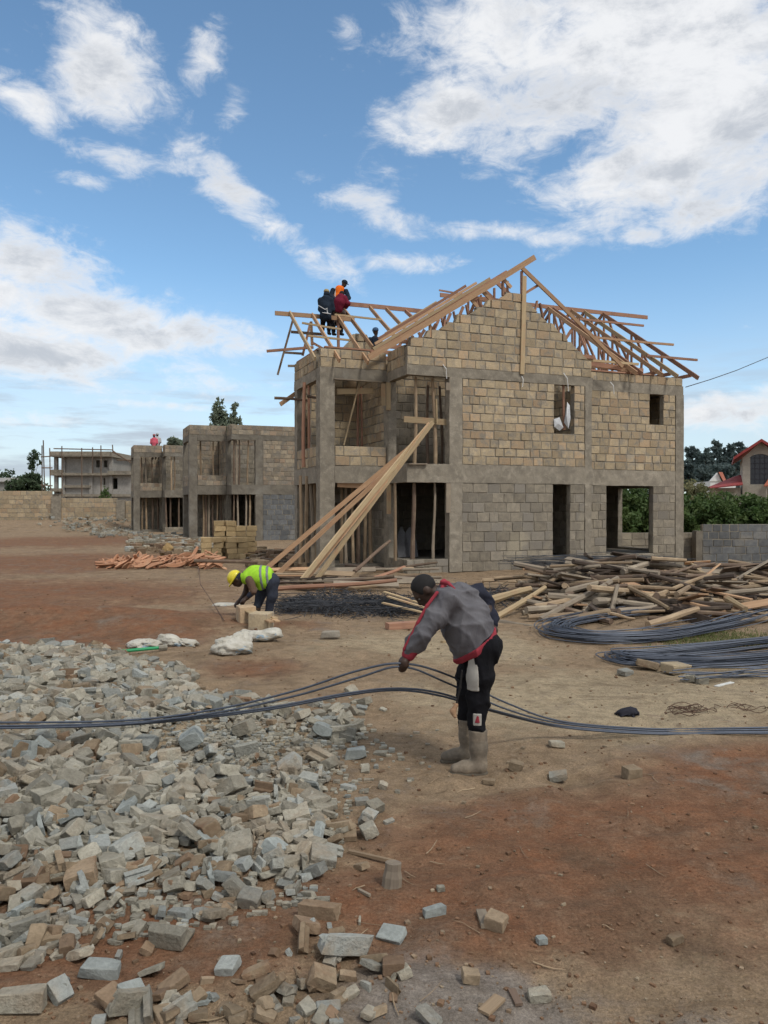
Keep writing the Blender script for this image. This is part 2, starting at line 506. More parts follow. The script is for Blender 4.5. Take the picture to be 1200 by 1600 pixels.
def ground_mat():
    m, t, bs = base_mat('bare_soil')
    g = t.new('ShaderNodeNewGeometry'); p = g.outputs['Position']
    s = t.new('ShaderNodeSeparateXYZ'); t.l.new(p, s.inputs[0])
    xy = t.comb(s.outputs[0], s.outputs[1], 0.0)
    n1 = t.noise(xy, .55, 5, .6, .5); n2 = t.noise(xy, 2.3, 6, .65, .4); n3 = t.noise(xy, 14, 6, .7); n4 = t.noise(xy, 55, 5, .75)
    tan = t.mix(t.ramp(n2, .3, .72), (0.279, 0.203, 0.130), (0.195, 0.138, 0.086))
    tan = t.mix(t.ramp(n3, .42, .66), tan, (0.253, 0.186, 0.123))
    pale = t.mix(t.ramp(n3, .35, .7), (0.370, 0.305, 0.203), (0.279, 0.222, 0.146))
    red = t.mix(t.ramp(n2, .32, .7), (.195, .085, .043), (.130, .062, .037))
    red = t.mix(t.ramp(n3, .46, .72), red, (.185, .100, .058))
    grey = t.mix(t.ramp(n3, .3, .7), (0.238, 0.216, 0.193), (0.168, 0.148, 0.129))
    wob = t.math('ADD', t.math('MULTIPLY', t.math('SUBTRACT', n1, .5), 1.5), t.math('ADD', t.math('MULTIPLY', t.math('SUBTRACT', n2, .5), 1.5), t.math('MULTIPLY', t.math('SUBTRACT', n3, .5), .9)))

    def zone(items, lo=.05, hi=.80):
        b = None
        for (cx, cy, rx, ry, a, wt) in items:
            q = t.math('MULTIPLY', t.blob(xy, cx, cy, rx, ry, a, .15), wt)
            b = q if b is None else t.math('MAXIMUM', b, q)
        return t.ramp(t.math('ADD', b, wob), lo, hi)
    zr = zone([(-5.6, 12.6, 5.0, 3.2, .1, 1.4), (-9, 17.5, 8, 5.5, 0, 1.1), (-12, 28, 9, 9, 0, .9), (-18, 45, 12, 14, 0, .8), (1.6, 4.6, 2.6, 1.3, .1, 1.15), (3.4, 5.6, 2.6, 1.5, .2, 1.05),
               (.5, 3.9, 1.7, 1.0, 0, 1.1), (-1.2, 3.5, 1.4, .7, 0, 1.1), (2.6, 3.6, 2.0, .9, 0, .8), (-1.6, 9.6, 1.0, .9, 0, .7), (-2.2, 13.0, 1.8, .9, 0, .8), (5.2, 5.0, 2, 2, 0, .8)])
    zp = zone([(2.2, 8.0, 3.0, 2.2, .1, 1.1), (4.2, 8.2, 2.8, 2.2, 0, 1.0), (.8, 11, 2.8, 2.2, 0, .8), (-1.2, 6.4, 1.1, .9, 0, .95)])
    zgr = zone([(.35, 3.05, .75, .45, 0, 1.15), (1.6, 2.7, 1.6, .5, 0, .95), (-6, 33, 3, 3, 0, .8), (-11, 50, 6, 8, 0, .9)])
    col = t.mix(t.math('MULTIPLY', zp, .85), tan, pale)
    col = t.mix(t.math('MULTIPLY', zr, t.ramp(n2, .3, .7, .95, .6)), col, red)
    col = t.mix(t.math('MULTIPLY', zgr, .8), col, grey)
    dk = t.ramp(t.noise(t.vmath('ADD', xy, (13.7, 4.1, 0)), .8, 6, .62, .8), .52, .70)
    col = t.mix(t.math('MULTIPLY', dk, .45), col, (.098, .064, .040))
    # scuffed drag marks and loose specks
    dr = t.noise(t.vmath('MULTIPLY', xy, (.8, 7.0, 1)), 1.3, 5, .65, .6)
    col = t.mix(t.math('MULTIPLY', t.ramp(dr, .56, .70), .35), col, (.105, .068, .042))
    col = t.mix(t.ramp(n4, .63, .72), col, t.mix(.5, col, (.33, .28, .21)))
    col = t.mix(t.math('MULTIPLY', t.ramp(n4, .40, .28), .55), col, t.mix(.55, col, (.07, .045, .03)))
    gk = t.math('MULTIPLY', t.ramp(n4, .28, .72, .70, 1.26), t.ramp(t.noise(xy, 150, 4, .75), .3, .7, .80, 1.20))
    gk = t.math('MULTIPLY', gk, t.ramp(t.noise(t.vmath('ADD', xy, (5.5, 2.2, 0)), 6.5, 6, .72, .5), .3, .7, .80, 1.18))
    col = t.mix(1.0, col, t.comb(gk, gk, gk), 'MULTIPLY')
    # far ground goes green beyond the site
    far = t.ramp(s.outputs[1], 95, 130)
    col = t.mix(far, col, (.07, .10, .04))
    t.put(bs.inputs['Base Color'], col); bs.inputs['Roughness'].default_value = .97; bs.inputs['Specular IOR Level'].default_value = .12
    h = t.math('ADD', t.math('MULTIPLY', n3, 1.0), t.math('MULTIPLY', n4, .5))
    h = t.math('ADD', h, t.math('MULTIPLY', dr, .5))
    b = t.new('ShaderNodeBump'); b.inputs['Strength'].default_value = .9; b.inputs['Distance'].default_value = .03
    t.l.new(h, b.inputs['Height']); t.l.new(b.outputs[0], bs.inputs['Normal'])
    return m


# ------------------------------------------------------------------ ground sheet
def axis(lo, a, b, hi, step, grow=1.12):
    c = list(np.arange(a, b, step)); v, s = b, step
    while v < hi: c.append(v); s *= grow; v += s
    c.append(hi)
    v, s, left = a - step, step, []
    while v > lo: left.append(v); s *= grow; v -= s
    left.append(lo)
    return np.array(left[::-1] + c)


gx = axis(-600, -4.5, 4.5, 600, .045, 1.05); gy = axis(-40, 2.6, 9.5, 900, .045, 1.035)
GX, GY = np.meshgrid(gx, gy)
GZ = zg(GX, GY)
nx, ny = len(gx), len(gy)
gv = np.stack([GX.ravel(), GY.ravel(), GZ.ravel()], 1)
ii = np.arange(nx * ny).reshape(ny, nx)
gf = np.stack([ii[:-1, :-1].ravel(), ii[:-1, 1:].ravel(), ii[1:, 1:].ravel(), ii[1:, :-1].ravel()], 1)
gm = mesh_from(gv.tolist(), gf.tolist(), 'ground', ground_mat(), True)
tag(place('ground', gm), kind='structure')
STONE_Y = surf('fresh_stone', (.50, .375, .205), (.42, .31, .17), 5, .95, .4, 38, .16, stain=(.44, .33, .19))

SOILC = surf('soil_clod', (.20, .125, .075), (.125, .07, .042), 3, .97, .5, 60, .3, c3=(.24, .19, .13), stain=(.16, .07, .036), stain_scale=.8)
# ------------------------------------------------------------------ masonry pieces
def block_template(seed, bev=.03, jit=.012, chip=True):
    rs = random.Random(seed)
    bm = bmesh.new(); bmesh.ops.create_cube(bm, size=1.0)
    for v in bm.verts:
        v.co += Vector((rs.uniform(-1, 1) * jit, rs.uniform(-1, 1) * jit, rs.uniform(-1, 1) * jit * 1.6))
    bmesh.ops.bevel(bm, geom=list(bm.edges), offset=bev, segments=1, affect='EDGES', clamp_overlap=True)
    for v in bm.verts:
        v.co += Vector((rs.uniform(-1, 1), rs.uniform(-1, 1), rs.uniform(-1, 1))) * .012
    vs_ = [tuple(v.co) for v in bm.verts]
    bm.verts.index_update()
    fs_ = [tuple(v.index for v in f.verts) for f in bm.faces]
    bm.free()
    return np.array(vs_), fs_


BT = [block_template(i) for i in range(10)]
for side in (-1, 1):                                     # end stones of a gable course, top corner hewn off
    for i in range(2):
        V_, F_ = block_template(40 + i + 2 * side)
        V_ = V_.copy(); m_ = (V_[:, 2] > .2) & (V_[:, 0] * side > .1); V_[m_, 0] -= side * .62; BT.append((V_, F_))
BMESH = {}


def block_mesh(mat, k):
    key = (mat.name, k)
    if key not in BMESH: BMESH[key] = mesh_from(BT[k][0].tolist(), BT[k][1], 'block', mat)
    return BMESH[key]


def rough_box(name, lo, hi, mat, parent, j=.008, step=.16, seed=0):
    bm = bmesh.new(); bmesh.ops.create_cube(bm, size=1.0)
    lo = Vector(lo); hi = Vector(hi); sz = hi - lo
    for ax in range(3):
        cuts = int(min(40, max(0, round(sz[ax] / step) - 1)))
        if cuts:
            es = [e for e in bm.edges if abs((e.verts[0].co - e.verts[1].co)[ax]) > 1e-4 and all(abs((e.verts[0].co - e.verts[1].co)[k]) < 1e-4 for k in range(3) if k != ax)]
            bmesh.ops.subdivide_edges(bm, edges=es, cuts=cuts, use_grid_fill=True)
    rs = random.Random(hash((seed, round(lo.x, 2), round(lo.y, 2), round(lo.z, 2))) & 0xffff)
    for v in bm.verts:
        c = v.co
        v.co = Vector((lo.x + (c.x + .5) * sz.x, lo.y + (c.y + .5) * sz.y, lo.z + (c.z + .5) * sz.z))
        v.co += Vector((rs.uniform(-j, j), rs.uniform(-j, j), rs.uniform(-j, j)))
    me = bpy.data.meshes.new(name); bm.to_mesh(me); bm.free(); me.materials.append(mat)
    return place(name, me, parent)


class House:
    def __init__(self, name, C, theta, label):
        self.e = empty(name, (C[0], C[1], 0), theta)
        tag(self.e, label, 'house', 'unfinished houses in a row')
        self.C = Vector((C[0], C[1], 0)); self.th = theta
        self.u = Vector((math.cos(theta), math.sin(theta), 0)); self.v = Vector((-math.sin(theta), math.cos(theta), 0))
        self.cm = CONC
        self.left = {'stone_block': 300, 'concrete_block': 300}

    def W(self, s, v, z): return self.C + self.u * s + self.v * v + Vector((0, 0, z))

    def L(self, p):
        q = Vector(p) - self.C
        return Vector((q.dot(self.u), q.dot(self.v), p[2]))

    def onv(self, x, y, v):
        """photo pixel -> local point on the plane at depth v"""
        r = Vector(((x - 600) / F, 1, -(y - HY) / F)); o = Vector((0, 0, HC))
        lam = (v - (o - self.C).dot(self.v)) / r.dot(self.v)
        return self.L(o + r * lam)

    def slope(self, x, y, z0, v0, m):
        r = Vector(((x - 600) / F, 1, -(y - HY) / F)); o = Vector((0, 0, HC))
        ov = (o - self.C).dot(self.v)
        lam = (z0 + m * (ov - v0) - o.z) / (r.z - m * r.dot(self.v))
        return self.L(o + r * lam)

    def wall(self, p0, axis, length, z0, z1, mat, piece, holes=(), thick=.2, ch=.275, bl=.40, top=None, parent_name='wall', gap=.030, core=None, proud=.014, drop=0.0):
        """courses of single blocks on a recessed mortar core; holes = (a0, a1, z0, z1); top(a) trims a gable"""
        n = max(1, round((z1 - z0) / ch)); h = (z1 - z0) / n
        cb = MB(); rest = MB(); blocks = []
        for c in range(n):
            za, zb = z0 + c * h, z0 + (c + 1) * h; zm = (za + zb) / 2
            segs = [(0.0, length)]
            if top:
                aa = [a for a in np.arange(0, length + .001, .05) if top(a) >= zb - h * .30]
                if not aa: continue
                segs = [(aa[0], aa[-1])]
            for (h0, h1, hz0, hz1) in holes:
                if hz0 < zm < hz1:
                    ns = []
                    for (a, b) in segs:
                        if h1 <= a or h0 >= b: ns.append((a, b)); continue
                        if h0 > a + .03: ns.append((a, h0))
                        if h1 < b - .03: ns.append((h1, b))
                    segs = ns
            for (a, b) in segs:
                if b - a < .04: continue
                e0 = .24 if top and a > .1 else .012; e1 = .24 if top and b < length - .1 else .012
                if b - a < e0 + e1 + .02: continue
                cb.box(*self._lohi(p0, axis, a + e0, b - e1, .011, thick - .011, za, zb + (.002 if c < n - 1 else -.004)))
                x = a; first = True
                while x < b - .02:
                    l = bl * random.uniform(.72, 1.22)
                    if first and c % 2: l *= .55
                    first = False
                    if b - (x + l) < bl * .42: l = b - x
                    gp = gap * random.uniform(.6, 1.7); gq = gap * random.uniform(.5, 1.5)
                    w_ = None
                    if top and x == a and a > .1: w_ = 10 + random.randrange(2)
                    if top and x + l >= b - .01 and b < length - .1: w_ = 12 + random.randrange(2)
                    blocks.append((x + gp / 2, x + l - gp / 2, za + gq / 2 + random.uniform(-.006, .006), zb - gq / 2 + random.uniform(-.006, .006), w_))
                    x += l
        wobj = cb.build(parent_name, core or MORTAR, self.e)
        for (a, b, za, zb, wk) in blocks:
            pr = random.uniform(-.004, proud)
            if random.random() < drop: continue
            lo, hi = self._lohi(p0, axis, a, b, -pr, thick + pr, za, zb)
            k = random.randrange(10) if wk is None else wk
            cx = [(lo[i] + hi[i]) / 2 for i in range(3)]; sz = [hi[i] - lo[i] for i in range(3)]
            if self.left[piece] > 0:
                self.left[piece] -= 1
                place(piece, block_mesh(mat, k), wobj, loc=cx, rot=((0, random.gauss(0, .007), random.gauss(0, .006)) if axis == 's' else (random.gauss(0, .007), 0, random.gauss(0, .006))), scale=sz)
            else:
                rest.add(BT[k][0] * np.array(sz) + np.array(cx), BT[k][1])
        if rest.n:
            tag(rest.build(piece + '_rest' if False else 'block_courses', mat, wobj), kind='stuff')
        return wobj

    def _lohi(self, p0, axis, a, b, t0, t1, z0, z1):
        if axis == 's': return (p0[0] + a, p0[1] + t0, z0), (p0[0] + b, p0[1] + t1, z1)
        return (p0[0] + t0, p0[1] + a, z0), (p0[0] + t1, p0[1] + b, z1)

    def box(self, name, lo, hi, mat=None, j=.007): return rough_box(name, lo, hi, mat or self.cm, self.e, j)

    def board(self, name, a, b, wd=.05, ht=.15, mat=None, roll=0.0, world=False):
        if world: a, b = self.L(a), self.L(b)
        return board(name, a, b, wd, ht, mat or TIMBER, self.e, roll)


def board(name, a, b, wd, ht, mat, parent=None, roll=0.0, taper=False):
    a = Vector(a); b = Vector(b); L = (b - a).length
    n = max(1, int(L / 1.2)); V = []; Fc = []
    bow = random.uniform(-.012, .012) * L / 3; bow2 = random.uniform(-.008, .008) * L / 3
    for i in range(n + 1):
        t = i / n; x = t * L; o = math.sin(t * math.pi)
        for (y, z) in ((-.5, -.5), (.5, -.5), (.5, .5), (-.5, .5)):
            V.append((x, y * wd + bow2 * o, z * ht + bow * o))
    for i in range(n):
        for k in range(4):
            Fc.append((i * 4 + k, i * 4 + (k + 1) % 4, i * 4 + 4 + (k + 1) % 4, i * 4 + 4 + k))
    Fc += [(3, 2, 1, 0), tuple(n * 4 + k for k in range(4))]
    me = mesh_from(V, [tuple(reversed(f)) for f in Fc], name, mat)
    return place(name, me, parent, matrix=along(a, b, roll))


def pole(name, a, b, r, mat, parent=None, n=7, wob=1.0):
    a = Vector(a); b = Vector(b); L = (b - a).length
    k = max(4, int(L / .35)); pts = []; rs = []
    ph1, ph2 = random.uniform(0, 6), random.uniform(0, 6); am = random.uniform(.3, 1.0) * .012 * L * wob
    for i in range(k + 1):
        t = i / k
        pts.append((t * L, am * math.sin(t * 4.2 + ph1) - am * math.sin(ph1) * (1 - t), am * .6 * math.sin(t * 5.1 + ph2)))
        rs.append(r * (1.12 - .28 * t) * random.uniform(.92, 1.08))
    v, f = tube_geo(pts, rs, n)
    return place(name, mesh_from(v, f, name, mat, False), parent, matrix=along(a, b, random.uniform(0, 6)))


TH = math.radians(21.5)
ZB0, ZB1, ZR0, ZR1 = 2.67, 3.22, 5.81, 6.10


CONC_ = CONC


def build_house(name, C, label, roof, seed):
    random.seed(seed)
    H = House(name, C, TH, label)
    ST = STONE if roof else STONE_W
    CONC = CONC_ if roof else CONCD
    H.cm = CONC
    # ---- cast concrete frame
    H.box('column', (-2.17, 1.55, -.1), (-1.71, 1.97, 6.16))                 # broad corner column
    H.box('column', (-2.165, 4.18, -.1), (-1.87, 4.5, 5.82))
    H.box('column', (-.02, 1.40, -.1), (.24, 1.80, 5.82), CONC)
    H.box('column', (1.37, -.012, .0), (1.80, .30, 5.82))
    H.box('column', (6.19, -.02, -.1), (6.44, .22, 5.82))
    H.box('column', (10.33, .53, -.75), (10.68, .80, 5.83))
    H.box('ring_beam', (-.012, -.014, ZR0), (6.48, .215, ZR1), CONC)
    H.box('ring_beam', (-.01, .22, ZR0 + .004), (.20, 1.54, ZR1 - .006), CONC)
    H.box('ring_beam', (-1.70, 1.542, ZR0 + .01), (-.02, 1.76, ZR1 + .05), CONCD)
    H.box('ring_beam', (-2.175, 1.98, ZR0 + .006), (-1.96, 4.51, ZR1 + .04), CONC)
    H.box('ring_beam', (6.485, .542, ZR0 - .01), (10.66, .76, ZR1 + .03), CONC)
    H.box('floor_beam', (-.016, -.018, ZB0), (6.485, .23, ZB1), CONC)
    H.box('floor_beam', (-.014, .235, ZB0 + .004), (.21, 1.395, ZB1 - .006), CONC)
    H.box('floor_beam', (-1.705, 1.535, ZB0 + .006), (-.025, 1.78, ZB1 - .03), CONC)
    H.box('floor_beam', (-2.18, 1.975, ZB0 + .004), (-1.95, 4.52, ZB1 - .05), CONC)
    H.box('floor_beam', (6.49, .538, ZB0 - .01), (10.33, .77, ZB1 - .04), CONC)
    sl = MB()
    sl.box((.22, .24, 2.93), (6.45, 9.19, 3.17)); sl.box((6.45, .78, 2.93), (10.44, 9.19, 3.17)); sl.box((-1.94, 1.79, 2.931), (.215, 4.29, 3.171)); sl.box((-.28, 4.29, 2.931), (.215, 9.18, 3.171))
    sl.build('floor_slab', CONCD, H.e)
    m_ = MB(); m_.box((8.55, .80, 5.86), (10.43, 2.58, 6.02)); m_.build('added_shade_slab', CONCD, H.e)  # unseen slab, added to keep the room behind the small upper window dark
    pl = MB()
    pl.box((.205, .205, -.1), (6.45, 9.19, .355)); pl.box((6.45, .76, -.9), (10.44, 9.19, .34)); pl.box((-1.9, 1.95, -.1), (.2, 4.5, .18))
    pl.build('ground_slab', CONCD, H.e)
    # ---- walls, largest in view first
    apex = 3.62

    def gtop(a): return 6.80 + (a / apex) * 1.98 if a < apex else 8.78 - (a - apex) / (6.46 - apex) * 2.03
    H.wall((1.80, .0), 's', 4.39, ZB1, ZR0, ST, 'stone_block', holes=[(3.24, 3.98, 4.38, 6)], ch=.262, bl=.41)
    if roof:
        H.wall((0.0, .0), 's', 6.46, ZR1, 8.80, ST, 'stone_block', ch=.272, bl=.43, top=gtop, gap=.03, proud=.016)
    else:
        H.wall((0.0, .0), 's', 6.46, ZR1, 6.66, ST, 'stone_block', ch=.28, bl=.45)
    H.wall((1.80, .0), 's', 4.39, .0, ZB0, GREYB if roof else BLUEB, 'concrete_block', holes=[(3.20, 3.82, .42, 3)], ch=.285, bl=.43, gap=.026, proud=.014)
    H.wall((6.47, .55), 's', 3.86, ZB1 - .04, ZR0, ST, 'stone_block', holes=[(2.76, 3.33, 4.68, 6)], ch=.262, bl=.41)
    H.wall((6.47, .55), 's', 3.86, -.5, ZB0, GREYB, 'concrete_block', holes=[(.99, 2.90, .36, 3)], ch=.285, bl=.43, gap=.026, proud=.014)
    H.wall((-2.165, 1.56), 's', 2.14, ZR1 + .055, 6.72, ST, 'stone_block', ch=.28, bl=.50)
    H.wall((-2.165, 1.98), 'v', 2.52, ZR1 + .045, 6.72, ST, 'stone_block', ch=.28, bl=.32)
    H.wall((.0, .22), 'v', 1.33, ZR1, 6.72, ST, 'stone_block', ch=.28, bl=.30)
    H.wall((6.47, .56), 's', 4.18, ZR1 + .035, 6.42 if roof else 6.66, ST, 'stone_block', ch=.28, bl=.36)
    H.wall((-1.70, 1.56), 's', 1.68, ZB1 - .025, 3.80, ST, 'stone_block', ch=.28, bl=.44)
    H.wall((-2.16, 1.98), 'v', 2.19, ZB1 - .045, 3.80, ST, 'stone_block', ch=.28, bl=.30)
    H.wall((.0, .02), 's', 1.36, -.05, .40, GREYB, 'concrete_block', ch=.22, bl=.40)
    H.wall((.0, .23), 'v', 1.16, -.05, .40, GREYB, 'concrete_block', ch=.22, bl=.40)
    # ---- inner walls that show through the openings
    H.wall((.0, 1.82), 'v', 2.72, 3.18, 6.3, ST, 'stone_block', ch=.275, bl=.42)
    H.wall((.0, 1.82), 'v', 2.6, .18, 2.92, GREYB, 'concrete_block', ch=.285, bl=.43)
    H.wall((.3, 3.4), 's', 5.9, 3.18, 5.75, GREYB, 'concrete_block', ch=.285, bl=.43)
    H.wall((.3, 3.4), 's', 5.9, 5.75, 6.52, ST, 'stone_block', ch=.285, bl=.43)
    H.wall((-1.95, 4.3), 's', 1.93, 3.18, 6.55, ST, 'stone_block', ch=.275, bl=.42)
    H.wall((-1.95, 4.3), 's', 1.9, .18, 2.92, GREYB, 'concrete_block', ch=.285, bl=.43)
    H.wall((.3, 5.2), 's', 6.0, .37, 2.92, GREYB, 'concrete_block', ch=.285, bl=.43)
    H.wall((6.2, .8), 'v', 4.5, .37, 2.92, GREYB, 'concrete_block', ch=.285, bl=.43)
    H.wall((6.2, .8), 'v', 4.5, 3.18, 5.8, ST, 'stone_block', ch=.275, bl=.42)
    H.wall((10.45, .82), 'v', 8.4, -.4, 2.92, GREYB, 'concrete_block', ch=.285, bl=.43, holes=[(1.25, 2.95, .42, 2.75)])
    H.wall((10.45, .82), 'v', 8.4, 3.18, 6.5, ST, 'stone_block', ch=.275, bl=.42)
    H.wall((6.4, 5.4), 's', 4.05, .37, 2.92, GREYB, 'concrete_block', ch=.285, bl=.43)
    H.wall((6.4, 2.6), 's', 4.05, 3.18, 6.30, ST, 'stone_block', ch=.275, bl=.42)
    H.wall((-.3, 9.2), 's', 10.9, .0, 5.8, GREYB, 'concrete_block', ch=.285, bl=.43)
    H.wall((-.3, 4.55), 'v', 4.6, .0, 5.8, GREYB, 'concrete_block', ch=.285, bl=.43)
    return H


H1 = build_house('unfinished_house', (.672, 22.95), 'two-storey unfinished stone house with gable and bare timber roof frame', True, 21)
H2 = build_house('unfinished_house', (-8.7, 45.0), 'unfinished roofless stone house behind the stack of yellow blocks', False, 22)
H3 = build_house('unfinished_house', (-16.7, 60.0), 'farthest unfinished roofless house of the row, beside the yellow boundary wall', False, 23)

# ------------------------------------------------------------------ timber roof frame of the near house
random.seed(31)
bd = H1.board
RF = lambda a, b, m=TIMBER, wd=.05, ht=.13, n='rafter', **k: bd(n, a, b, wd, ht, m, **k)
# front verge and the boards stacked behind it on the left pitch of the gable
RF((-1.22, -.06, 6.20), (4.28, -.06, 9.69), ht=.17)
RF((-1.05, .02, 6.47), (2.75, .02, 8.89), TIMBPALE, ht=.09)
RF((-.95, .14, 6.65), (2.35, .14, 8.75), TIMBER, ht=.08)
RF((-.95, .46, 6.42), (3.60, .46, 9.30), TIMBRED, ht=.13)
RF((-.80, .26, 6.83), (2.05, .26, 8.66), TIMBRED, ht=.08)
RF((-.55, .34, 7.02), (1.1, .34, 8.10), TIMBPALE, ht=.06)
RF((-.6, 1.25, 6.58), (3.62, 1.25, 9.25), TIMBRED)
RF((-.3, 2.15, 6.80), (3.62, 2.15, 9.25), TIMBRED)
RF((.6, 3.05, 7.35), (3.62, 3.05, 9.25), TIMBRED)
RF((3.80, -.05, 9.34), (7.62, -.05, 6.52), TIMBER, ht=.12)
for v in (1.25, 2.15, 3.05):
    RF((3.62, v, 9.25), (7.2, v, 6.62), TIMBRED)
for v in (.42, 1.25, 2.15, 3.05):
    bd('tie_beam', (-.2, v + .03, 6.86), (6.9, v + .03, 6.86), .05, .12, TIMBRED)
    for (s0, s1) in ((.75, 1.15), (1.75, 1.35), (1.85, 2.5), (2.95, 2.6), (3.62, 3.62), (4.3, 4.7), (5.2, 4.8), (5.4, 6.0)):
        zt = 6.75 + .64 * min(s1, 7.5 - s1) * .98
        bd('strut', (s0, v + .05, 6.86 if s0 < 3.2 or s0 > 4 else 6.9), (s1, v + .05, min(zt, 9.1)), .045, .09, TIMBRED)
bd('strut', (3.2, .03, 8.42), (3.2, .03, 8.9), .05, .10, TIMBRED); bd('strut', (3.5, .04, 8.70), (3.24, .04, 8.92), .05, .10, TIMBER)
bd('strut', (2.8, .04, 8.25), (2.5, .04, 8.48), .05, .10, TIMBER); bd('strut', (2.35, .04, 7.98), (2.1, .04, 8.22), .05, .10, TIMBER)
bd('strut', (.75, .04, 6.95), (.75, .04, 7.45), .05, .10, TIMBER); bd('strut', (1.2, .05, 7.2), (1.25, .05, 7.72), .05, .10, TIMBRED)
bd('strut', (3.86, .02, 8.5), (3.86, .02, 9.24), .05, .10, TIMBRED); bd('strut', (3.9, .02, 8.52), (4.45, .02, 8.86), .05, .08, TIMBRED)
bd('tie_beam', (2.45, .6, 8.42), (3.7, .6, 8.42), .05, .12, TIMBRED)
# upright board nailed on the gable face
a = H1.onv(819, 432, -.045); b = H1.onv(815.5, 585, -.045)
bd('upright_board', a, b, .045, .14, TIMBPALE, roll=math.pi / 2)
bd('thin_batten', H1.onv(686, 454, 2.6), H1.onv(726, 461, 2.6), .04, .05, TIMBRED)
# main pitch on the right
MZ, MV, MM = 6.36, .10, .65
for s, m_ in ((8.28, TIMBER), (8.50, TIMBRED), (9.35, TIMBER), (9.98, TIMBPALE), (10.87, TIMBRED)):
    RF((s, .06, MZ), (s, 5.3, MZ + MM * 5.2), m_, ht=.14)
    RF((s, 10.4, MZ + .1), (s, 5.3, MZ + MM * 5.2), TIMBRED)
    bd('tie_beam', (s + .05, .45, 6.52), (s + .05, 9.3, 6.52), .05, .12, TIMBRED)
    for (v0, v1) in ((5.3, 5.3), (3.6, 3.6), (2.2, 3.4), (2.0, 1.9), (3.7, 5.0), (5.6, 6.9), (8.4, 7.0)):
        zt = MZ + MM * (min(v1, 10.5 - v1) - .1) - .05
        bd('strut', (s + .05, v0, 6.55), (s + .05, v1, zt), .045, .09, TIMBRED)
bd('ridge_board', (3.6, 5.3, 9.80), (13.1, 5.3, 9.80), .05, .15, TIMBRED)
for (xa, ya, xb, yb, m_) in ((905, 499, 1009, 512, TIMBRED), (925, 527, 1044, 534, TIMBER), (905, 562, 992, 566, TIMBPALE), (1010, 556, 1089, 563, TIMBRED)):
    a = H1.slope(xa, ya, MZ + .12, MV, MM); b = H1.slope(xb, yb, MZ + .12, MV, MM)
    b = Vector((b.x, a.y, a.z)); bd('purlin', a, b, .06, .08, m_)
bd('purlin', (6.55, 1.0, 6.78), (8.9, .5, 6.55), .05, .16, TIMBRED); bd('purlin', (6.6, 1.9, 6.95), (8.4, .45, 6.52), .05, .13, TIMBER)
bd('wall_plate', (6.6, .62, 6.46), (9.4, .62, 6.46), .16, .05, TIMBRED)
# left wing
LZ, LV, LM = 6.28, 1.1, .676
bd('purlin', (-2.95, 4.0, 8.24), (-.22, 4.0, 8.26), .05, .14, TIMBER)
for s, m_ in ((-2.46, TIMBPALE), (-1.70, TIMBER), (-.80, TIMBER)):
    RF((s, LV, LZ), (s, 4.0, 8.30), m_)
RF((-.31, 2.02, 6.95), (-.31, 5.3, 9.10), TIMBER)
for s in (.82, 1.45, 2.2):
    zt = 6.2 + .64 * (s + 1.19); RF((s, LV + (zt - LZ) / LM, zt + .05), (s, 5.3, 9.08), TIMBRED if s > 2 else TIMBER)
bd('ridge_board', (-.35, 5.3, 9.12), (3.6, 5.3, 9.12), .05, .15, TIMBRED)
for (xa, ya, xb, yb) in ((472, 505, 533, 515), (482, 525, 547, 532), (523, 492, 595, 500)):
    bd('batten', H1.slope(xa, ya, LZ + .1, LV, LM), H1.slope(xb, yb, LZ + .1, LV, LM), .05, .06, TIMBPALE)
for (xa, ya, xb, yb, d, wd, m_) in ((459, 496, 434, 586, 26.2, .06, POLED), (485, 505, 473, 556, 27.0, .07, TIMBRED), (455, 519, 508, 523, 26.3, .08, POLED),
                                    (417, 549, 490, 543, 25.9, .08, TIMBRED), (444, 551, 474, 553, 26.8, .07, POLED), (450, 572, 462, 572, 26.3, .07, GREYWOOD),
                                    (486, 503, 488, 540, 26.4, .08, TIMBER), (528, 492, 529, 545, 26.5, .08, TIMBRED), (487, 535, 512, 549, 26.2, .07, TIMBRED)):
    bd('brace', PX(xa, ya, d), PX(xb, yb, d), wd, wd, m_, world=True)
bd('wall_plate', (-2.0, 1.66, 6.77), (-.1, 1.66, 6.77), .14, .05, TIMBRED); bd('wall_plate', (-2.06, 1.9, 6.76), (-2.06, 4.4, 6.76), .14, .05, TIMBRED)
bd('wall_plate', (.2, .1, 6.84), (.95, .1, 6.84), .14, .10, TIMBRED)
# rough inner wall rising into the roof
H1.wall((-1.25, 3.3), 's', 2.0, 6.1, 7.9, STONE, 'stone_block', ch=.27, bl=.36, top=lambda a: 6.9 + a * 1.15 if a < .95 else 8.0 - (a - .95) * 1.0, gap=.04, proud=.03)
H1.wall((-1.95, 3.3), 's', .7, 3.18, 6.1, STONE, 'stone_block', ch=.27, bl=.36)
# white conduit ends poking from the beam
for (x0, y0, x1, y1) in ((692, 570, 698, 592), (880, 583, 888, 612), (953, 597, 959, 616), (815, 588, 816, 605)):
    p = [H1.onv(x0, y0, -.03), H1.onv((x0 + x1) / 2 + 2, y0 + (y1 - y0) * .3, -.10), H1.onv(x1, y1, -.06)]
    v, f = tube_geo(p, .014, 5)
    place('conduit', mesh_from(v, f, 'conduit', plain('white_conduit', (.6, .6, .58))), H1.e)
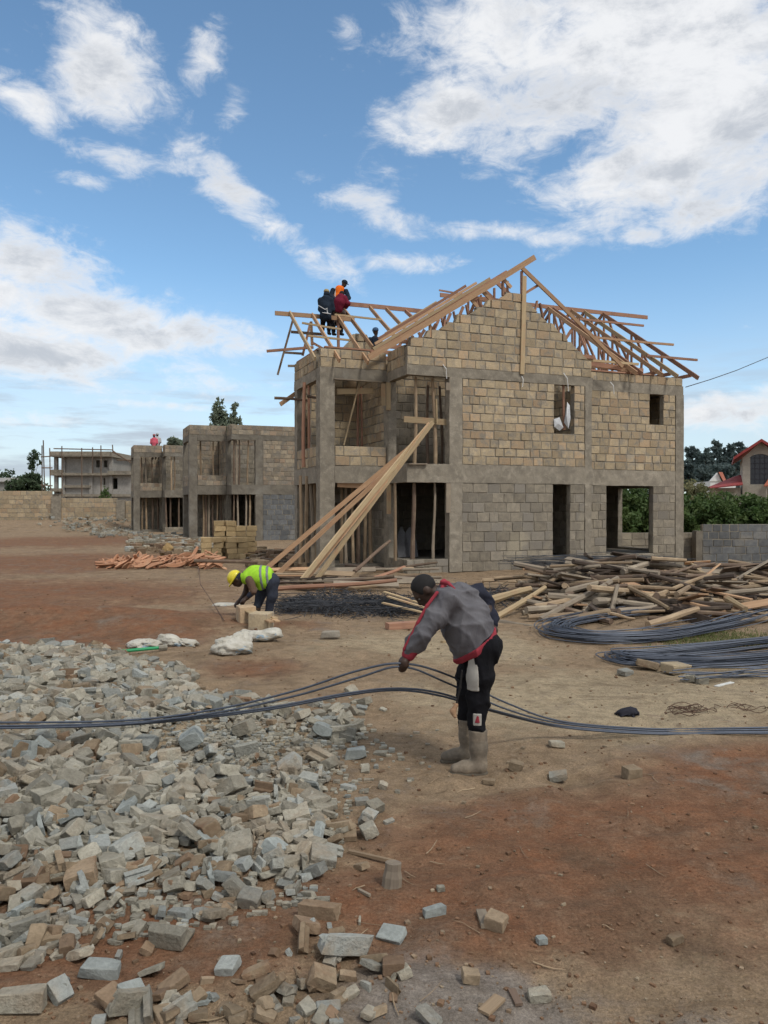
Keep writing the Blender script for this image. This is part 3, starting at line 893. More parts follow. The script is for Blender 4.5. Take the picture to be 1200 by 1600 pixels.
# formwork boards left on columns
for (x0, y0, x1, y1, vv) in ((607, 598, 607, 641, 1.36), (599, 600, 599, 634, 1.36), (700, 598, 700, 610, -.05), (607.5, 757, 607.5, 803, 1.36), (700.5, 755, 700.5, 801, -.05)):
    bd('formwork_board', H1.onv(x0, y0, vv), H1.onv(x1, y1, vv), .14, .03, TIMBPALE if vv > 1 else GREYWOOD)
bd('formwork_board', H1.onv(527, 612, 1.9), H1.onv(583, 611, 1.9), .03, .17, TIMBPALE); bd('formwork_board', H1.onv(527, 757, 1.66), H1.onv(590, 760, 1.66), .03, .16, TIMBER)
bd('formwork_board', H1.onv(522, 592, 1.50), H1.onv(597, 597, 1.50), .06, .04, GREYWOOD); bd('formwork_board', H1.onv(638, 725, -.06), H1.onv(667, 725, -.06), .1, .03, GREYWOOD)
bd('formwork_board', H1.onv(631, 655, .22), H1.onv(699, 660, .22), .04, .18, TIMBPALE)
bd('formwork_board', H1.onv(681, 624, .16), H1.onv(682, 661, .16), .03, .11, TIMBPALE)
bd('lean_to_lath', H1.onv(561, 600, 1.85), H1.onv(537, 696, 1.75), .04, .05, TIMBPALE)

# ------------------------------------------------------------------ wooden props standing in the openings
ORD = ['first', 'second', 'third', 'fourth', 'fifth', 'sixth', 'seventh', 'eighth', 'ninth', 'tenth']


def props(H, where, vv, xs, z0, z1, r=.05, mats=(POLE, POLE, POLED, GREYWOOD, POLED), along_s=True):
    for i, x in enumerate(xs):
        q = H.onv(x, 700, vv) if along_s else H.onv(x, 700, vv[i])
        mt = random.choice(mats); rr = r * random.uniform(.8, 1.15)
        o = pole('prop_pole', H.W(q.x + random.uniform(-.03, .03), q.y, z0), H.W(q.x + random.uniform(-.04, .04), q.y + random.uniform(-.03, .03), z1), rr, mt)
        tag(o, '%s wooden prop from the left in the %s' % (ORD[i], where), 'prop', 'wooden props in the openings')


props(H1, 'lower bay of the gabled house', .30, [619, 646, 676], .37, 2.66, .055)
props(H1, 'upper bay of the gabled house', .30, [648, 678.5], 3.18, 5.80, .05, (POLE,))
props(H1, 'back of the gabled house upper bay', 1.6, [668, 690], 3.18, 5.8, .05, (TIMBRED, POLED))
props(H1, 'dark doorway of the gabled house', 2.3, [534, 541, 551, 560, 570, 579], .18, 2.92, .055)
props(H1, 'lower side of the gabled house', [2.6, 2.9, 3.2, 3.5], [470, 480, 488, 494], .18, 2.92, .06, (POLE, POLED, GREYWOOD), False)
props(H1, 'upper side of the gabled house', [2.5, 3.0, 3.4], [474, 484, 497], 3.18, 5.8, .055, (POLE, TIMBRED, GREYWOOD), False)
props(H1, 'upper room behind the broad column', 2.7, [560, 565], 3.18, 5.8, .04, (TIMBRED, POLED))
props(H2, 'lower bay of the middle house', .3, [365, 372, 384, 391, 403], .37, 2.66, .06)
props(H2, 'upper bay of the middle house', .3, [366, 369, 387, 374], 3.18, 5.8, .06)
props(H2, 'doorway of the middle house', 2.3, [318, 322, 327, 333, 339, 346], .18, 2.92, .06)
props(H2, 'upper window of the middle house', 2.0, [314, 334], 3.18, 5.8, .055)
props(H3, 'lower doorway of the farthest house', 2.2, [222, 229, 238, 247], .18, 2.92, .07)
props(H3, 'lower bay of the farthest house', .3, [260, 266, 279], .37, 2.66, .07)
props(H3, 'upper bay of the farthest house', .3, [267, 273], 3.18, 5.8, .07)
props(H3, 'upper window of the farthest house', 2.2, [222, 228, 238], 3.18, 5.8, .06)
# poles lashed across the upper side opening
for (xa, ya, xb, yb, d, lb) in ((429, 622, 482, 626, 25.8, 'dark pole poking out of the upper side opening of the gabled house'), (480, 619, 497, 622, 24.8, 'short pole lashed across props in the upper side opening')):
    tag(pole('scaffold_pole', PX(xa, ya, d), PX(xb, yb, d), .045, POLED), lb, 'pole')
tag(board('loose_board', PX(438, 632, 26.2), PX(462, 615, 26.6), .04, .14, TIMBER), 'short tilted board sticking out beside the upper side opening', 'board')

# ------------------------------------------------------------------ long boards leaning from the upper bay to the ground
random.seed(5)
for i, (xa, ya, da, xb, yb, wd, ht, m_, lb) in enumerate((
        (651, 690, 22.75, 404, 900, .05, .13, TIMBER, 'topmost leaning board, foot hidden behind the man in the lime vest'),
        (653, 693, 22.6, 425, 907, .05, .12, TIMBER, 'second leaning board from the left against the upper bay'),
        (671, 663, 22.75, 461, 922, .05, .13, TIMBPALE, 'pale leaning board, third from the left, reaching highest into the bay'),
        (668, 668, 22.6, 468, 919, .05, .11, TIMBER, 'leaning board lying close along the pale one at the upper bay'),
        (676, 660, 22.5, 490, 913, .05, .12, TIMBPALE, 'rightmost of the long boards leaning from the upper bay'))):
    g = GR(xb, yb); tag(board('leaning_board', g + Vector((0, 0, .03)), PX(xa, ya, da), wd, ht, m_), lb, 'board', 'boards leaning on the house')
# plastic sheet in the small window, and sheets leaning inside the lower bay
mb = MB()
mb.add([H1.W(*H1.onv(865, 655, -.03)), H1.W(*H1.onv(874, 652, -.05)), H1.W(*H1.onv(880, 668, -.06)), H1.W(*H1.onv(874, 673, -.02)), H1.W(*H1.onv(866, 667, -.05)), H1.W(*H1.onv(872, 662, -.09))],
       [(0, 1, 5), (1, 2, 5), (2, 3, 5), (3, 4, 5), (4, 0, 5)])
mb.add([H1.W(*H1.onv(881, 660, .05)), H1.W(*H1.onv(886, 628, .08)), H1.W(*H1.onv(890, 634, .02)), H1.W(*H1.onv(891, 655, -.03)), H1.W(*H1.onv(888, 670, -.02)), H1.W(*H1.onv(885, 650, -.05))],
       [(0, 1, 5), (1, 2, 5), (2, 3, 5), (3, 4, 5), (4, 0, 5)])
o = mb.build('plastic_sheet', plain('pale_plastic', (.45, .46, .47), .4))
o.modifiers.new('thick', 'SOLIDIFY').thickness = .006
tag(o, 'torn pale plastic sheet hanging in the small upper window', 'plastic sheet')
tag(pole('prop_pole', H1.W(*H1.onv(881, 672, .12)), H1.W(*H1.onv(880, 602, .12)), .045, TIMBRED), 'single wooden prop standing in the small upper window with torn plastic', 'prop', 'wooden props in the openings')
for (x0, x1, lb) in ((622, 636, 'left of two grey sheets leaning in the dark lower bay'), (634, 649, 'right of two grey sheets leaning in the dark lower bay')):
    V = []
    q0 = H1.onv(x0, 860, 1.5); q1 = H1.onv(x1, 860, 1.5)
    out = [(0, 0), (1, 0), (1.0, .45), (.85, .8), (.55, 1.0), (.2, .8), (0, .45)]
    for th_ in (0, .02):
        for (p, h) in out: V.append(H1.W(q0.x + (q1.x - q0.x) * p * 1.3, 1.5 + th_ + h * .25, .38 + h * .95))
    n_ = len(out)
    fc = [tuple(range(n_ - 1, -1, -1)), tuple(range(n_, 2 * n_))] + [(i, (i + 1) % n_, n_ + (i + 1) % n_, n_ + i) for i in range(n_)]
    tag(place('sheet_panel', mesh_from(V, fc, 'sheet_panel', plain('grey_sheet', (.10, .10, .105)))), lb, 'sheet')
# ------------------------------------------------------------------ broken block pieces
def hull_piece(seed, kind, bev=True):
    rs = random.Random(seed); bm = bmesh.new()
    if kind == 'slab': dims = (1.0, rs.uniform(.5, .75), rs.uniform(.28, .42))
    elif kind == 'lump': dims = (1.0, rs.uniform(.75, .95), rs.uniform(.6, .8))
    else: dims = (1.0, rs.uniform(.42, .66), rs.uniform(.32, .5))
    pts = []
    for sx in (-.5, .5):
        for sy in (-.5, .5):
            for sz in (-.5, .5):
                c = Vector((sx, sy, sz))
                chop = rs.random() < (.6 if kind == 'lump' else .42)
                if chop:
                    k = rs.uniform(.15, .45)
                    for ax in range(3):
                        q = c.copy(); q[ax] *= 1 - 2 * k * rs.uniform(.4, 1); pts.append(q)
                else:
                    pts.append(c + Vector((rs.uniform(-.10, .10), rs.uniform(-.10, .10), rs.uniform(-.10, .10))))
    for p in pts: bm.verts.new((p.x * dims[0], p.y * dims[1], p.z * dims[2]))
    r = bmesh.ops.convex_hull(bm, input=list(bm.verts))
    junk = [g for g in r['geom_interior'] if isinstance(g, bmesh.types.BMVert)] + [g for g in r['geom_unused'] if isinstance(g, bmesh.types.BMVert)]
    if junk: bmesh.ops.delete(bm, geom=list(set(junk)), context='VERTS')
    bmesh.ops.dissolve_limit(bm, angle_limit=.06, verts=list(bm.verts), edges=list(bm.edges))
    if bev: bmesh.ops.bevel(bm, geom=list(bm.edges), offset=.022, segments=1, affect='EDGES', clamp_overlap=True)
    for v in bm.verts: v.co += Vector((rs.uniform(-1, 1), rs.uniform(-1, 1), rs.uniform(-1, 1))) * .010
    bm.verts.index_update()
    out = np.array([tuple(v.co) for v in bm.verts]), [tuple(v.index for v in f.verts) for f in bm.faces]
    bm.free()
    return out


def channel_piece(seed):
    """piece of a hollow block: web and ledges, broken end"""
    rs = random.Random(seed)
    prof = [(-.3, -.2), (.3, -.2), (.3, .05), (.13, .05), (.11, -.06), (-.10, -.06), (-.12, .2), (-.3, .2)] if seed % 2 else [(-.3, -.2), (.3, -.2), (.3, .0), (.02, .02), (.0, .2), (-.3, .2)]
    n = len(prof); V = []
    sec = 4
    for i in range(sec):
        t = i / (sec - 1)
        for (y, z) in prof:
            x = -.5 + t
            if i in (0, sec - 1): x += rs.uniform(-.10, .10)
            V.append((x, y + rs.uniform(-.012, .012), z + rs.uniform(-.012, .012)))
    Fc = [tuple(range(n)), tuple((sec - 1) * n + k for k in range(n - 1, -1, -1))]
    for i in range(sec - 1):
        for k in range(n): Fc.append((i * n + (k + 1) % n, i * n + k, (i + 1) * n + k, (i + 1) * n + (k + 1) % n))
    bm = bmesh.new()
    vs_ = [bm.verts.new(v) for v in V]
    for f in Fc: bm.faces.new([vs_[i] for i in f])
    bmesh.ops.bevel(bm, geom=[e for e in bm.edges], offset=.014, segments=1, affect='EDGES', clamp_overlap=True)
    bm.verts.index_update()
    out = np.array([tuple(v.co) for v in bm.verts]), [tuple(v.index for v in f.verts) for f in bm.faces]
    bm.free()
    return out


RT = [hull_piece(100 + i, k) for i, k in enumerate(['slab'] * 7 + ['brick'] * 9 + ['lump'] * 8)]
PT = [hull_piece(300 + i, k, False) for i, k in enumerate(['slab', 'brick', 'lump', 'lump'] * 4)]
CT = [channel_piece(i) for i in range(6)]
PIECES = RT + CT
PM = {}


def piece_mesh(k, mat):
    if (k, mat.name) not in PM: PM[(k, mat.name)] = mesh_from(PIECES[k][0].tolist(), PIECES[k][1], 'piece', mat)
    return PM[(k, mat.name)]


def rot3(rx, ry, rz): return Matrix.Rotation(rz, 3, 'Z') @ Matrix.Rotation(ry, 3, 'Y') @ Matrix.Rotation(rx, 3, 'X')


random.seed(77)
cand = []
tries = 0
while len(cand) < 8500 and tries < 160000:
    tries += 1
    x = random.uniform(-8, .2); y = random.uniform(3.3, 11.2)
    if abs(x) > .52 * y + .5: continue
    d = hd(x, y)
    edge = .22 * vn(x * 1.3, y * 1.3)
    if d + edge < -.02: continue
    if d < .35 and random.random() < .30: continue
    gully = (x + 1.15) ** 2 / .5 + (y - 6.4) ** 2 / .6              # patch ground down to fine crumbs
    if gully < 1 and random.random() < .75: continue
    s = random.choice((.035, .045, .055, .065, .075, .09, .105, .12)) * random.uniform(.85, 1.2)
    if gully < 1.4: s *= .6
    if random.random() < .05: s = random.uniform(.13, .18)
    if y < 5.0: s *= .9
    if y < 3.9: s *= .85
    lift = random.uniform(0, .04) * min(1, max(d, 0) / .7)
    cand.append((x, y, s, lift, d))
# single pieces strewn near the bottom edge and right of the heap
for (cx, cy, sx, sy, n, s0, s1) in ((-.65, 3.02, .65, .2, 60, .03, .115), (-.15, 3.12, .30, .22, 30, .03, .09), (-.1, 5.2, .22, .9, 14, .04, .11), (-.35, 3.6, .5, .25, 12, .04, .11), (-1.2, 3.4, .8, .15, 12, .04, .12), (-.35, 7.6, .35, .4, 14, .05, .12)):
    for _ in range(n):
        x = random.gauss(cx, sx * .6); y = random.gauss(cy, sy * .6)
        if y > 2.7: cand.append((x, y, random.uniform(s0, s1), 0.0, 0.0))
cand.sort(key=lambda c: -c[2] / math.hypot(c[0], c[1]))
rest = MB(); rest_t = MB(); shown = 0
for (x, y, s, lift, d) in cand:
    k = random.randrange(len(RT)) if random.random() < .80 else len(RT) + random.randrange(len(CT))
    if k >= len(RT) and s > .09: s *= 1.25
    R_ = rot3(random.gauss(0, .28), random.gauss(0, .28), random.uniform(0, 6.28)) if k < len(RT) else rot3(random.choice((0, 0, 1.57)) + random.gauss(0, .2), random.gauss(0, .2), random.uniform(0, 6.28))
    m3 = R_ @ Matrix.Diagonal((s, s * random.uniform(.85, 1.15), s * random.uniform(.65, 1.0)))
    lowv = min((m3 @ Vector(v)).z for v in PIECES[k][0][::2])
    z = zs(x, y) - lowv * random.uniform(.72, .95) - .004 + lift
    red = y < 3.55 or (y < 4.1 and x < -.5 and random.random() < .45)
    mt = RUBTAN if (random.random() < (.45 if red else .10)) else (RUBBLU if random.random() < .10 else RUBBLE)
    if shown < 300 and 4 < (x / y * F + 600) < 1196:
        M4 = Matrix.Translation((x, y, z)) @ m3.to_4x4()
        o = place('rubble_piece', piece_mesh(k, mt), matrix=M4)
        px_, py_ = 600 + F * x / y, HY + F * (HC - z) / y
        where = ('along the bottom edge of the picture' if py_ > 1480 else 'beyond the long steel bars' if py_ < 1125 else 'at the right rim of the heap' if px_ > 420 and py_ < 1340 else 'at the lower right end of the heap' if px_ > 330
                 else 'at the left picture edge' if px_ < 110 else 'in the middle of the heap' if py_ < 1300 else 'at the lower rim of the heap')
        kd = 'tan earth-stained stone fragment' if mt is RUBTAN else 'bluish grey concrete fragment' if mt is RUBBLU else 'grey channelled hollow-block fragment' if k >= len(RT) else 'small broken grey block piece' if s < .12 else 'large broken grey block piece'
        tag(o, kd + ' ' + where, 'rubble', kd + 's ' + where)
        shown += 1
    else:
        G = PT[k % 16] if s < .085 or y > 8 else PIECES[k]
        P = (np.array(m3) @ G[0].T).T + np.array((x, y, z))
        (rest_t if mt is RUBTAN else rest).add(P, G[1])
tag(rest.build('rubble', RUBBLE), 'heap of small grey broken block rubble in the left foreground', 'rubble', kind='stuff')
tag(rest_t.build('tan_rubble', RUBTAN), 'small tan stone fragments among the rubble in the left foreground', 'rubble', kind='stuff')

# named single stones on the bare ground: x, y (photo px of the foot), size m, piece, colour, label
SINGLES = [
    (678, 1432, .125, 9, RUBBLU, 'small pale blue-grey block lying alone on the red soil'),
    (776, 1453, .12, 17, RUBTAN, 'rounded tan stone beside a wood chip on red soil'),
    (1056, 1476, .10, 7, RUBTAN, 'small square tan stone alone at lower right on red soil'),
    (843, 1566, .115, 12, RUBBLE, 'grey broken block on the cement-dusted patch at the bottom'),
    (735, 1537, .085, 20, RUBTAN, 'small brown stone left of the block on the cement-dusted patch'),
    (615, 1524, .11, 18, RUBTAN, 'rough brown lump of mortar at the edge of the cement patch'),
    (847, 1476, .055, 19, RUBBLU, 'tiny pale blue stone chip on red soil'),
    (873, 1222, .15, 10, RUBBLE, 'grey half block on soil right of the boots'),
    (988, 1217, .14, 16, RUBTAN, 'tan stone at the start of the red soil on the right'),
    (807, 1206, .12, 18, RUBTAN, 'flat brown stone just right of the boots'),
    (870, 1168, .15, 2, RUBBLE, 'pale flat stone between the boots and the long bars'),
    (765, 1225, .10, 3, RUBTAN, 'small flat stone below the boots'),
    (689, 1394, .05, 17, RUBBLE, 'little white stone next to a twig on red soil'),
    (1056, 1052, .30, 11, STONE, 'yellow stone block in front of the bent steel bundle'),
    (1013, 1046, .26, 1, RUBTAN, 'reddish flat stone left of the yellow block by the steel'),
    (978, 1055, .16, 3, RUBBLE, 'pale flat stone on the dusty ground before the steel'),
    (1078, 1066, .12, 17, RUBBLE, 'small pale stone below the yellow block'),
    (1098, 1069, .12, 18, RUBBLE, 'small pale stone beside the loose bar ends'),
    (556, 1186, .16, 13, RUBBLU, 'bluish block standing at the right tip of the rubble heap'),
    (566, 1257, .09, 4, RUBBLE, 'white-sided flat stone right of the rubble heap'),
    (540, 1495, .20, 25, RUBBLE, 'large grey stepped block piece at the lower end of the heap'),
    (500, 1432, .17, 27, RUBTAN, 'brown channelled block piece at the lower right of the heap'),
    (265, 1475, .19, 26, RUBBLE, 'pale broken channel block upright in red soil'),
    (30, 1580, .18, 9, RUBBLE, 'large pale block slab cut off by the lower left corner'),
    (155, 1528, .15, 14, RUBBLU, 'blue-grey square chunk alone on red soil at lower left'),
]
for (x, y, s, k, mt, lb) in SINGLES:
    if x > 600 and y > 1100: s *= .8
    g = GR(x, y); R_ = rot3(random.gauss(0, .1), random.gauss(0, .1), random.uniform(-.6, .6)); m3 = R_ @ Matrix.Diagonal((s, s, s))
    lowv = min((m3 @ Vector(v)).z for v in PIECES[k][0])
    tag(place('loose_stone', piece_mesh(k, mt), matrix=Matrix.Translation((g.x, g.y, g.z - lowv * .9)) @ m3.to_4x4()), lb, 'stone')
# grey block lying behind the standing blocks
g = GR(516, 999)
tag(place('loose_stone', piece_mesh(14, GREYB), matrix=Matrix.Translation((g.x, g.y, g.z + .08)) @ Matrix.Diagonal((.26, .26, .26, 1))), 'grey block alone on the ground right of the white sacks', 'stone')

# pebbles, crumbs and twigs: nobody could count them
peb = MB(); random.seed(9)
for _ in range(5500):
    y = 2.7 + 20 * random.random() ** 2.2; x = random.uniform(-.56, .56) * y
    s = random.choice((.004, .005, .006, .008, .010, .012, .018)) * random.uniform(.7, 1.3) * (1 + .05 * y)
    if s > .035 and random.random() < .6: s *= .5
    k = random.randrange(16); V = PT[k][0]
    c, sn = math.cos(x * 91), math.sin(x * 91)
    P = np.stack([V[:, 0] * c - V[:, 1] * sn, V[:, 0] * sn + V[:, 1] * c, V[:, 2]], 1) * s + np.array((x, y, zs(x, y) + s * .15))
    peb.add(P, PT[k][1])
tag(peb.build('pebbles', SOILC), 'scattered pebbles and earth crumbs over the bare ground', 'pebbles', kind='stuff')
crumb = MB()
for _ in range(1500):                                              # crushed patch in the heap
    x = random.gauss(-1.15, .5); y = random.gauss(6.35, .55); s = random.uniform(.015, .05); k = random.randrange(16); V = PT[k][0]
    crumb.add(V * s + np.array((x, y, zs(x, y) + s * .2)), PT[k][1])
for _ in range(3600):                                              # dust and splinters between the pieces
    y = 3.4 + 7.4 * random.random() ** 1.3; x = -random.random() * min(.52 * y, 6) + .05
    if hd(x, y) < -.05: continue
    s = random.uniform(.015, .045); k = random.randrange(16); V = PT[k][0]
    crumb.add(V * s + np.array((x, y, zs(x, y) + s * .2)), PT[k][1])
tag(crumb.build('crushed_stone', RUBBLE), 'crushed stone crumbs in the middle of the rubble heap', 'rubble', kind='stuff')
tw = MB()
for _ in range(80):
    y = 2.9 + 9 * random.random() ** 1.5; x = random.uniform(-.1, .52) * y if random.random() < .8 else random.uniform(-.3, .1) * y
    L = random.uniform(.05, .20); a = random.uniform(0, 6.28); r = random.uniform(.0015, .004)
    pts = []
    for i in range(4):
        t = i / 3; xx = x + math.cos(a + t * .2) * L * t; yy = y + math.sin(a + t * .2) * L * t
        pts.append((xx, yy, zs(xx, yy) + r + .004 + random.uniform(0, .006)))
    tw.tube(pts, [r, r, r * .8, r * .5], 4)
tag(tw.build('twigs', POLE), 'dry twigs and straw strewn over the bare soil', 'twigs', kind='stuff')

# short wood bits that can be picked out: x0,y0,x1,y1,width,height,label
for (x0, y0, x1, y1, wd, ht, mt, lb) in (
        (605, 984, 656, 981, .16, .10, TIMBRED, 'red-brown board lying left of the bending man'),
        (738, 1172 + 40, 712, 1200, .03, .015, GREYWOOD, 'thin pale stick in front of the boots'),
        (752, 1430, 760, 1455, .045, .02, GREYWOOD, 'brown wood chip beside the rounded tan stone'),
        (756, 1590, 782, 1566, .05, .012, POLE, 'curled wood shaving left of the block on the cement patch'),
        (800, 1553, 812, 1578, .03, .012, POLED, 'dark sliver of wood on the cement-dusted patch'),
        (690, 1000 + 5, 712, 1003, .05, .03, TIMBPALE, 'short pale batten behind the bending man'),
        (488, 940 + 12, 560, 950, .03, .03, TIMBPALE, 'thin pale stick along the front of the stirrup heap'),
        (560, 1395, 578, 1405, .015, .012, GREYWOOD, 'small brown stick below the rubble heap'),
        (1120, 1082 - 8, 1145, 1068, .05, .01, plain('white_slat', (.55, .55, .52)), 'white slat beside the loose bar ends on the right'),
        (545, 1335, 618, 1352, .02, .016, POLE, 'long thin root lying right of the rubble heap')):
    g0, g1 = GR(x0, y0), GR(x1, y1)
    tag(board('wood_scrap', g0 + Vector((0, 0, ht / 2 + .004)), g1 + Vector((0, 0, ht / 2 + .006)), wd, ht, mt), lb, 'wood')
g = GR(612, 1386)
tag(pole('wood_stump', g - Vector((0, 0, .02)), g + Vector((.01, .01, .115)), .05, GREYWOOD, n=9), 'short upright wooden stump stuck in the red soil', 'stump')

# ------------------------------------------------------------------ white sacks, green pipe, cloth
def lumpy(name, pts, mat, sub=20, seed=1, flat=.0, crease=.03):
    """crumpled bag: a closed sheet over overlapping lobes (local x, y, z, rx, ry, rz)"""
    n, m = 72, 30; V = []; Fc = []
    rs = np.random.default_rng(seed)
    cx = np.mean([p[0] for p in pts]); cy = np.mean([p[1] for p in pts])
    for i in range(m + 1):
        ph = math.pi * i / m - math.pi / 2
        for k in range(n):
            th = 2 * math.pi * k / n
            d = Vector((math.cos(ph) * math.cos(th), math.cos(ph) * math.sin(th), math.sin(ph)))
            best = 0.0
            for (px, py, pz, rx, ry, rz) in pts:
                # farthest hit of the ray from the centre through the lobe
                o = Vector(((cx - px) / rx, (cy - py) / ry, (.08 - pz) / rz)); q = Vector((d.x / rx, d.y / ry, d.z / rz))
                A = q.dot(q); B = 2 * o.dot(q); Cc = o.dot(o) - 1; D = B * B - 4 * A * Cc
                if D > 0: best = max(best, (-B + math.sqrt(D)) / (2 * A))
            w_ = 1 + crease * 3 * vn(th * 3.1 + seed * 7 + ph, ph * 4.2 + 3) + crease * abs(vn(th * 7 + seed, ph * 9)) * 2
            a1 = abs(vn(d.x * 2.6 + seed * 3.1 + d.z * 1.5, d.y * 2.8 + d.z * 3.0 + seed)); a2 = abs(vn(d.x * 9 + seed, d.y * 9 + d.z * 8))
            w_ += (a1 - .3) * .24
            p = Vector((cx, cy, .08)) + d * best * w_
            p.z = max(p.z, .006 + .012 * math.sin(th * 5))
            V.append(p)
    for i in range(m):
        for k in range(n): Fc.append((i * n + k, i * n + (k + 1) % n, (i + 1) * n + (k + 1) % n, (i + 1) * n + k))
    return mesh_from(V, Fc, name, mat, True)


g = GR(362, 1024)
o = place('white_sack', lumpy('white_sack', [(-.02, 0, .09, .25, .20, .19), (.09, .08, .20, .13, .12, .14), (-.12, .0, .05, .14, .20, .09)], SACK, seed=3), loc=(g.x, g.y + .16, g.z), rot=(0, 0, .2), scale=(1.05, 1.05, .74))
tag(o, 'bulging white woven sack with faded blue print, left of the pair', 'sack', 'white woven sacks')
g = GR(402, 1004)
o = place('white_sack', lumpy('white_sack', [(0, 0, .09, .26, .17, .10), (.16, .02, .13, .14, .14, .10), (-.2, .02, .12, .12, .1, .08)], SACK, seed=5), loc=(g.x, g.y + .16, g.z), rot=(0, 0, -.1), scale=(1.05, 1.05, .74))
tag(o, 'slumped white woven sack, right of the pair in front of the blocks', 'sack', 'white woven sacks')
g = GR(222, 1013)
o = place('white_sack', lumpy('white_sack', [(0, 0, .04, .20, .12, .11), (.14, .02, .05, .14, .1, .07)], SACK, seed=8, crease=.06), loc=(g.x, g.y + .1, g.z), rot=(0, 0, .1), scale=(1.05, 1.05, .74))
tag(o, 'flattened grey-white sack lying left above the green pipe', 'sack', 'white woven sacks')
g = GR(272, 1011)
o = place('white_sack', lumpy('white_sack', [(-.08, 0, .08, .14, .11, .13), (.10, .0, .05, .18, .1, .08), (.2, 0, .04, .1, .09, .05)], SACK, seed=12, crease=.06), loc=(g.x, g.y + .1, g.z), rot=(0, 0, -.1), scale=(1.05, 1.05, .74))
tag(o, 'crumpled white sack with a peaked corner at the right end of the green pipe', 'sack', 'white woven sacks')
g = GR(352, 947)
o = place('white_sack', lumpy('white_sack', [(0, 0, .03, .24, .16, .06), (.2, 0, .03, .12, .1, .05)], SACK, seed=15, crease=.05), loc=(g.x, g.y, g.z), scale=(1.05, 1.05, .74))
tag(o, 'flat empty sack on the ground below the yellow helmet', 'sack', 'white woven sacks')
g0, g1 = GR(186, 1024), GR(250, 1018)
o = empty('green_pipe', g0); tag(o, 'bright green plastic pipe lying at the top edge of the rubble', 'pipe')
v, f = tube_geo([Vector((0, 0, .05)), (g1 - g0) + Vector((0, 0, .05))], .022, 8); place('tube', mesh_from(v, f, 'tube', plain('green_plastic', (.02, .26, .10), .4)), o)
e_ = (g1 - g0).normalized(); v, f = tube_geo([(g1 - g0) + Vector((0, 0, .05)) - e_ * .02, (g1 - g0) + Vector((0, 0, .05)) + e_ * .09], [.034, .038], 8)
place('end_fitting', mesh_from(v, f, 'end_fitting', RUBBLE), o)
g = GR(982, 1118)
tag(place('black_rag', lumpy('black_rag', [(0, 0, .02, .10, .07, .05), (.05, .02, .03, .05, .05, .04)], plain('black_cloth', (.018, .018, .026), .9), seed=20, crease=.12), loc=g), 'small black rag on the pale dusty ground', 'rag')
for (x, y, n, lb, sd) in ((1078, 1112, 9, 'tangle of rusty binding wire on the dusty ground', 2), (1165, 1110, 4, 'loose rusty wire loop at the right edge of the dusty ground', 6)):
    g = GR(x, y); mbx = MB(); rs = random.Random(sd)
    for _ in range(n):
        cx, cy = rs.uniform(-.13, .13), rs.uniform(-.10, .10); R0 = rs.uniform(.06, .15); a0 = rs.uniform(0, 6); pts = []
        for i in range(12):
            a = a0 + i * .45; pts.append((g.x + cx + R0 * 1.4 * math.cos(a), g.y + cy + R0 * .8 * math.sin(a), g.z + .02 + .02 * math.sin(i * 1.3 + cx * 40)))
        mbx.tube(pts, .0035, 4)
    tag(mbx.build('wire_tangle', RUST), lb, 'wire')
# thin wire rising from the ground near the offcuts
v, f = tube_geo([GR(312, 893) + Vector((0, 0, .02)), GR(310, 915) + Vector((0, 0, .45)), GR(313, 935) + Vector((0, 0, .3)), GR(330, 948) + Vector((0, 0, .12)), GR(350, 972) + Vector((0, 0, .02))], .008, 5)
tag(place('bent_wire', mesh_from(v, f, 'bent_wire', RUST)), 'bent thin wire standing on the ground left of the lime vest', 'wire')

# ------------------------------------------------------------------ two upright blocks with lath boards (stand of the man in the lime vest)
def stone_at(x, y, sz, rz, label, mat=STONE, tilt=(0, 0), up=0.0):
    g = GR(x, y)
    tag(place('stone_block', block_mesh(mat, random.randrange(10)), loc=(g.x, g.y + sz[1] / 2, g.z + sz[2] / 2 - .01 + up), rot=(tilt[0], tilt[1], rz), scale=sz), label, 'block')


stone_at(381, 974, (.27, .38, .27), .35, 'brown-sided stone block under the left end of the lath boards')
stone_at(405, 984, (.32, .38, .25), -.15, 'yellow stone block under the right end of the lath boards')
gz = GR(395, 975)
for i, (xa, ya, xb, yb, lb) in enumerate(((379, 952, 424, 972, 'front lath board resting on the two stone blocks'), (383, 950, 434, 971, 'back lath board resting on the two stone blocks'), (396, 955, 430, 966, 'short middle lath resting on the two stone blocks'))):
    tag(board('lath_board', PX(xa, ya, 12.95 + i * .1), PX(xb, yb, 12.1 + i * .12), .09, .022, TIMBPALE), lb, 'board')

